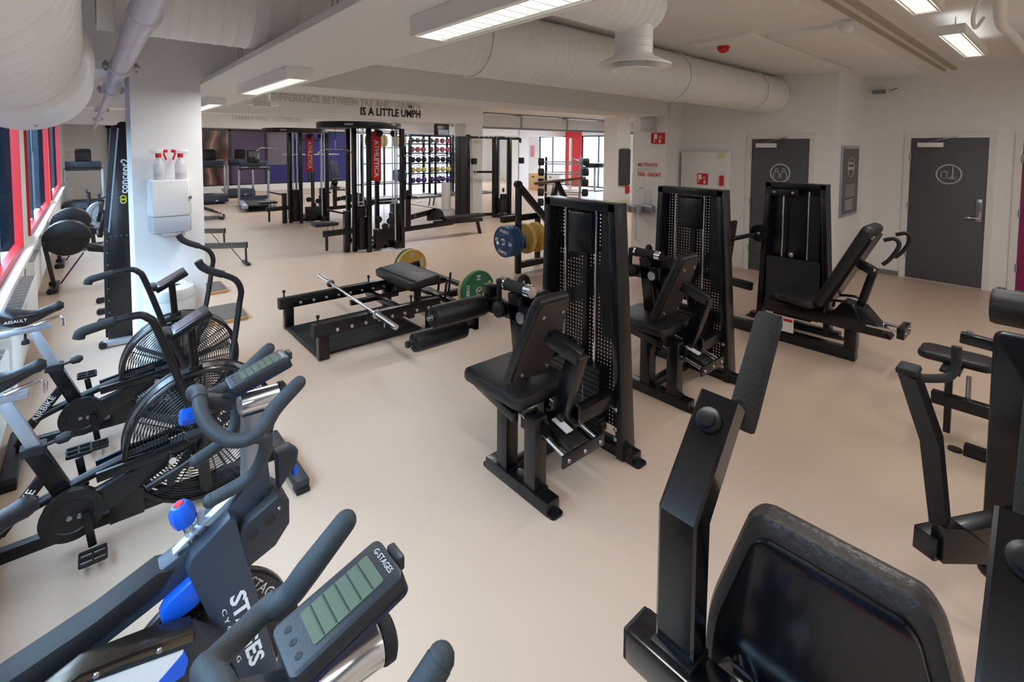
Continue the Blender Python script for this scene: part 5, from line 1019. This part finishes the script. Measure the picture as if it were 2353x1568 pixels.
# ---------------------------------------------------------------- plate loaded leg press
def sled():
    t = thing('plate_loaded_press', 'black plate loaded leg press with slanted rail and blue plates', 'machine', (5.2,5.35,0)); O = MB
    O().bar((4.74,5.32,0), (4.74,5.32,1.3), .075, .07, (0,1,0), .006).w('front_upright', BLACK, t); O().bar((4.74,5.32,1.29), (5.75,5.3,.32), .1, .09, (0,0,1), .02).w('slide_rail', BLACK, t); O().cyl((4.72,5.28,1.31), (4.74,5.36,1.31), .055, 16).w('rail_end', RUBBER, t)
    O().bar((4.95,5.42,1.18), (5.8,5.4,.38), .05, .05).w('slide_rod', STEEL, t); O().bar((4.74,5.32,.12), (6.6,5.32,.12), .08, .09).w('base_beam', BLACK, t); O().bar((4.74,5.32,.42), (6.2,5.32,.28), .08, .09).w('lower_brace', BLACK, t)
    O().bar((4.74,5.7,.75), (5.5,5.7,.75), .08, .1).w('mid_beam', BLACK, t); O().bar((5.5,5.32,.75), (5.5,5.7,.75), .06, .07).w('side_beam', BLACK, t); O().bar((5.5,5.7,0), (5.5,5.7,.8), .07, .07, (0,1,0)).w('rear_upright', BLACK, t)
    O().cyl((4.35,5.32,.5), (5.15,5.32,.5), .024, 16).w('plate_peg', CHROME, t)
    O().cyl((5.14,5.4,1.3), (6.3,5.4,1.345), .024, 16).w('handle_bar', mat('bronze_tube', (150,128,108), .3, .7), t); O().bar((5.62,5.4,1.3), (5.5,5.4,.9), .07, .07, (1,0,0)).w('handle_strut', BLACK, t); O().bar((5.62,5.4,1.3), (5.95,5.4,.85), .07, .07, (1,0,0)).w('handle_strut', BLACK, t)
    pad(rrect(.3,.5,.04), (6.1,5.3,.62), (0,1,0), (.7,0,.7), .08, .02).w('back_pad', VINYL, t); O().bar((6.5,5.32,.1), (6.5,5.32,.6), .08, .08, (0,1,0)).w('rear_post', BLACK, t); O().bar((6.2,5.32,.3), (6.5,5.32,.55), .08, .08).w('pad_beam', BLACK, t)
sled()
bumper('blue twenty kilo bumper plate, outermost on the leg press peg', (4.45,5.32,.5), (-1,0,0), 'blue', '20', .07, turn=-8)
for i in range(2): bumper('blue bumper plate stacked behind the lettered blue plate', (4.525+i*.075,5.32,.5), (-1,0,0), 'blue', '20', .07, letters=False, group='stacked blue plates')
bumper('yellow bumper plate inside the leg press upright', (4.85,5.32,.5), (-1,0,0), 'yellow', '15', .07, letters=False); bumper('yellow bumper plate farther along the leg press peg', (5.06,5.32,.5), (-1,0,0), 'yellow', '15', .07, letters=False)
# ---------------------------------------------------------------- fixed barbell rack
def barbell_rack():
    t = thing('barbell_rack', 'black and silver rack for fixed barbells before the red wall', 'rack', (9.4,8.8,0)); O = MB
    d = Vector((-.73,.68,0)); n = Vector((.68,.73,0)); c = Vector((9.4,8.8,0))
    for s in (-1,1):
        a = c-d*s*.45; O().bar(a+n*.25, a-n*.05+Vector((0,0,1.6)), .06, .08, n).w('upright', BLACK if s < 0 else SILVER, t); O().bar(a-n*.35+Vector((0,0,.03)), a+n*.35+Vector((0,0,.03)), .06, .06).w('foot', BLACK, t)
    for k in range(5):
        a = c-n*(.05-.06*(4-k))+Vector((0,0,.34+k*.27)); O().bar(a-d*.47, a+d*.47, .03, .03).w('cross_rail', SILVER, t)
    for k in range(5):
        b = thing('fixed_barbell', 'black headed fixed barbell on the rack before the red wall', 'barbell', c+Vector((0,0,.40+k*.27))-n*(.13-.06*(4-k)), 0, 'fixed barbells on the rack')
        MB().cyl(-d*.5, d*.5, .016, 12).obj('bar_shaft', STEEL, b)
        for s in (-1,1): MB().lathe([(.07,0),(.1,.02),(.1,.14),(.07,.16)], d*s*.5, d*s, 18).obj('weight_head', RUBBER, b)
barbell_rack()
# ---------------------------------------------------------------- kettlebell rack, plate rack
PK = mat('pink_vinyl', (196,108,116), .5); YK = mat('yellow_vinyl', (214,200,120), .5); PU = mat('purple_vinyl', (92,62,140), .5); CR = mat('cream_vinyl', (222,218,206), .5); TEAL = mat('teal_vinyl', (30,150,130), .5); ORG = mat('orange_vinyl', (232,74,40), .5); KB = mat('black_iron', (40,42,46), .45)
t = thing('kettlebell_rack', 'black five shelf rack of kettlebells and balls by the far glazing', 'rack', (10.3,17.1,0))
for x in (9.45,10.3,11.42):
    for y in (16.9,17.35): MB().bar((x,y,0), (x,y,2.3), .08, .08, (0,1,0)).w('upright', BLACK, t)
SH = (.42,.82,1.22,1.62,1.98)
for z in SH: MB().b2((9.45,16.88,z-.055), (11.42,17.38,z)).w('shelf', BLACK, t)
MB().b2((9.45,16.9,2.24), (11.3,17.35,2.3)).w('top_rail', BLACK, t)
def kettlebell(col, m, loc):
    b = thing('kettlebell', col+' kettlebell on the far shelf rack', 'kettlebell', loc, 0, col+' kettlebells on the rack'); MB().ball((0,0,.112), .115, 14, (1,1,.97)).obj('bell', m, b); MB().tube([(-.07,0,.2),(-.08,0,.28),(0,0,.315),(.08,0,.28),(.07,0,.2)], .018, 8, 3).obj('handle', STEEL, b)
XS = (9.61,9.86,10.11,10.47,10.74,11.0,11.26)
for z, col, m in ((SH[0],'purple',PU),(SH[1],'yellow',YK),(SH[2],'black',KB)):
    for x in XS: kettlebell(col, m, (x,17.0,z))
for x in XS: tag(MB().ball((x,17.05,SH[3]+.117), .115, 16).obj('medicine_ball', PK), 'pink ball in the row above the black kettlebells', 'ball', 'pink balls on the rack')
for i, x in enumerate(XS): tag(MB().ball((x,17.05,SH[4]+.112), .11, 16).obj('medicine_ball', CR if i < 4 else PK), 'cream ball on the top shelf of the rack' if i < 4 else 'pink ball on the top shelf of the rack', 'ball', 'top shelf balls')
tag(MB().ball((10.62,17.28,SH[0]+.11), .11, 16).obj('medicine_ball', TEAL), 'teal ball behind the purple kettlebells', 'ball'); tag(MB().ball((11.0,17.27,SH[0]+.12), .12, 16).obj('medicine_ball', ORG), 'orange ball behind the purple kettlebells', 'ball')
t = thing('plate_rack', 'black storage rack holding bumper plates beside the kettlebell rack', 'rack', (11.8,16.9,0))
for x in (11.5,12.3): MB().bar((x,17.2,0), (x,17.2,2.3), .06, .08, (0,1,0)).w('upright', BLACK, t)
for z in (.35,.75,1.15): MB().bar((11.45,17.05,z), (12.3,17.05,z), .05, .04).w('shelf_bar', BLACK, t)
MB().bar((11.45,17.2,1.75), (12.3,17.2,1.75), .05, .05).w('hook_bar', SILVER, t)
for z, col, nm in ((.60,'blue','blue bumper plate upright on the lower bar of the plate rack'),(1.0,'yellow','yellow bumper plate upright on the middle bar of the plate rack'),(1.4,'green','green bumper plate upright on the upper bar of the plate rack')):
    for i in range(5 if col != 'yellow' else 4): bumper(nm, (11.5+i*.16,17.05,z), (-1,0,0), col, '', .09, letters=False, group=col+' plates on the plate rack')
for i in range(4): tag(MB().tube([(11.55+i*.14,17.1,1.78),(11.52+i*.14,17.08,2.3),(11.6+i*.14,17.08,2.3),(11.6+i*.14,17.1,1.6),(11.55+i*.14,17.1,1.6),(11.55+i*.14,17.1,1.78)], .02, 6).obj('resistance_band', BLUE), 'blue resistance band hanging on the plate rack', 'band', 'blue bands on the plate rack')
# left part of the storage wall seen through the cable station
t = thing('plate_rack', 'black storage frame with cream and yellow plates behind the cable station', 'rack', (8.6,17.1,0))
for x in (7.6,8.5,9.3): MB().bar((x,17.2,0), (x,17.2,2.3), .06, .08, (0,1,0)).w('upright', BLACK, t)
for z in (.5,1.2,1.8): MB().bar((7.6,17.15,z), (9.3,17.15,z), .05, .04).w('shelf_bar', BLACK, t)
for i in range(5): bumper('cream bumper plate on the top bar behind the cable station', (7.75+i*.16,17.05,2.05), (-1,0,0), 'cream', '', .1, letters=False, group='cream plates behind the cable station')
for i in range(3): bumper('cream bumper plate on the top bar next to the pink balls', (8.85+i*.16,17.05,2.05), (-1,0,0), 'cream', '', .1, letters=False, group='cream plates beside the balls')
for i in range(3): bumper('blue bumper plate on the low bar next to the purple kettlebells', (8.85+i*.16,17.05,.75), (-1,0,0), 'blue', '', .1, letters=False, group='blue plates beside the kettlebells')
struct(MB().b2((6.6,15.3,0), (12.5,16.6,.03), .004).obj('floor_mat', mat('dark_grey_platform', (66,72,82), .7))); struct(MB().b2((7.4,15.6,.03), (10.0,16.3,.034)).obj('floor_mat', mat('pale_ply_platform', (206,198,186), .6)))
# speaker, straps, plyo boxes, hanging mats
t = thing('wall_speaker', 'black hanging loudspeaker before the far beam', 'speaker', (10.27,16.0,0)); MB().b2((10.0,15.85,2.27), (10.54,16.1,2.72), .02).w('cabinet', BLACK, t); MB().b2((10.05,15.84,2.3), (10.49,15.855,2.5), .01).w('grille', GREYPL, t); MB().cyl((10.27,16,2.72), (10.27,16,2.92), .02, 8).w('hanger', BLACK, t)
YS = mat('yellow_strap', (226,190,60), .6)
for i in range(4):
    t = thing('suspension_strap', 'yellow and black suspension strap hanging from the rig rail', 'strap', (8.35+i*.09,11.5,0), 0, 'suspension straps'); MB().b2((-.015,-.004,.7), (.015,.004,2.3)).obj('webbing', YS if i % 2 == 0 else RUBBER, t); MB().torus((0,0,2.36), .03, .008, (1,0,0), 14, 6).obj('carabiner', STEEL, t); MB().tube([(-.05,0,.6),(0,0,.72),(.05,0,.6),(-.05,0,.6)], .014, 6).obj('strap_handle', RUBBER, t)
t = thing('plyo_box', 'plywood jump box with hand slot near the far windows', 'box', (14.9,15.5,0), R(10)); MB().b2((-.3,-.25,0), (.3,.25,.72), .006).obj('box_body', mat('birch_ply', (206,170,128), .6, var=.08, vscale=4), t); MB().b2((-.308,-.06,.55), (-.299,.06,.6)).obj('hand_slot', LETB, t)
t = thing('plyo_box', 'white jump box beside the plywood jump box', 'box', (15.35,14.9,0), R(10)); MB().b2((-.3,-.3,0), (.3,.3,.72), .006).obj('box_body', WHITE, t); MB().b2((-.308,-.06,.55), (-.299,.06,.6)).obj('hand_slot', GREYPL, t)
t = thing('hanging_mat', 'dark grey exercise mats hung on the far white pillar', 'mat', (14.28,10.4,0)); MB().b2((14.0,10.38,.53), (14.58,10.48,1.82), .05).w('mat_stack', mat('dark_grey_foam', (62,64,66), .8), t); MB().cyl((14.1,10.42,1.82), (14.5,10.42,1.82), .02, 8).w('hanger_rod', STEEL, t)
tag(MB().b2((14.42,10.42,.25), (14.6,10.49,.5), .01).obj('first_aid_box', RED), 'small red box fixed below the hung grey mats', 'box')
tag(MB().b2((17.77,18.75,1.35), (17.8,19.05,1.95), .003).obj('pink_poster', mat('pink_paper', (226,150,170), .6)), 'small pink poster between the far windows', 'poster')
# squat racks and benches by the far glass
def squat_rack(label, x, y):
    t = thing('squat_rack', label, 'rack', (x,y,0), 0, 'squat racks')
    for s in (-1,1):
        MB().bar((s*.55,0,0), (s*.55,0,2.1), .07, .07, (0,1,0)).obj('upright', BLACK, t); MB().bar((s*.55,-.5,.03), (s*.55,.6,.03), .07, .06).obj('foot', BLACK, t); MB().b2((s*.55-.04,-.14,1.44), (s*.55+.04,-.03,1.5), .01).obj('bar_hook', RUBBER, t)
    MB().bar((-.55,0,2.07), (.55,0,2.07), .06, .06).obj('top_beam', BLACK, t)
    b = thing('barbell', 'long barbell resting '+label.split(' ',2)[2], 'barbell', (x,y-.09,1.515), 0, 'racked barbells'); MB().cyl((-.65,0,0), (.65,0,0), .015, 10).obj('bar_shaft', STEEL, b)
    for s in (-1,1): MB().cyl((s*.65,0,0), (s*1.08,0,0), .025, 12).obj('sleeve', STEEL, b)
squat_rack('black rack on the blue glass side behind the treadmills', 6.6, 19.6); squat_rack('black rack on the storage side behind the cable stations', 9.4, 15.9)
t = thing('weight_bench', 'dark adjustable bench before the indigo glass', 'bench', (7.9,20.6,0)); pad(rrect(.3,.8,.04), (0,0,.85), (1,0,0), (0,.3,1), .07, .02).obj('backrest', DGREY, t); pad(rrect(.3,.4,.04), (0,-.35,.47), (1,0,0), (0,1,0), .07, .02).obj('seat', DGREY, t); MB().bar((0,-.5,.1), (0,.4,.1), .07, .07).obj('spine', BLACK, t); MB().bar((0,-.1,.1), (0,-.2,.45), .06, .06, (1,0,0)).obj('post', BLACK, t); MB().bar((-.25,.4,.03), (.25,.4,.03), .06, .05).obj('foot', BLACK, t); MB().bar((-.25,-.5,.03), (.25,-.5,.03), .06, .05).obj('foot', BLACK, t); MB().bar((0,.35,.1), (0,.2,.7), .05, .05, (1,0,0)).obj('strut', BLACK, t)
t = thing('preacher_bench', 'silver legged machine with black pads before the far glazing', 'machine', (16.5,13.6,0)); MB().bar((0,0,0), (0,0,1.0), .06, .08, (0,1,0)).obj('post', SILVER, t); MB().b2((-.3,-.3,1.0), (.3,.3,1.2), .04).obj('pad', BLACK, t); MB().bar((-.5,.3,1.0), (.2,.3,1.0), .08, .1).obj('arm', GREYMET, t); MB().bar((-.4,-.3,.03), (.6,-.3,.03), .08, .05).obj('foot', SILVER, t); MB().bar((-.4,0,.03), (.6,0,.03), .06, .05).obj('foot', SILVER, t); MB().bar((.4,-.4,0), (.35,-.4,.65), .05, .05, (1,0,0)).obj('lever', BLACK, t)
t = thing('smith_frame', 'tall white steel frame before the red wall', 'frame', (15.6,14.2,0))
for s in (-1,1): MB().bar((s*.1,s*.12,0), (s*.1,s*.12,2.25), .06, .06, (0,1,0)).obj('upright', WHITE, t)
MB().bar((-.4,0,.04), (.4,0,.04), .08, .08).obj('foot', WHITE, t); MB().bar((-.1,-.12,1.4), (.4,-.1,1.3), .04, .04).obj('arm', SILVER, t)
bpy.context.view_layer.update()
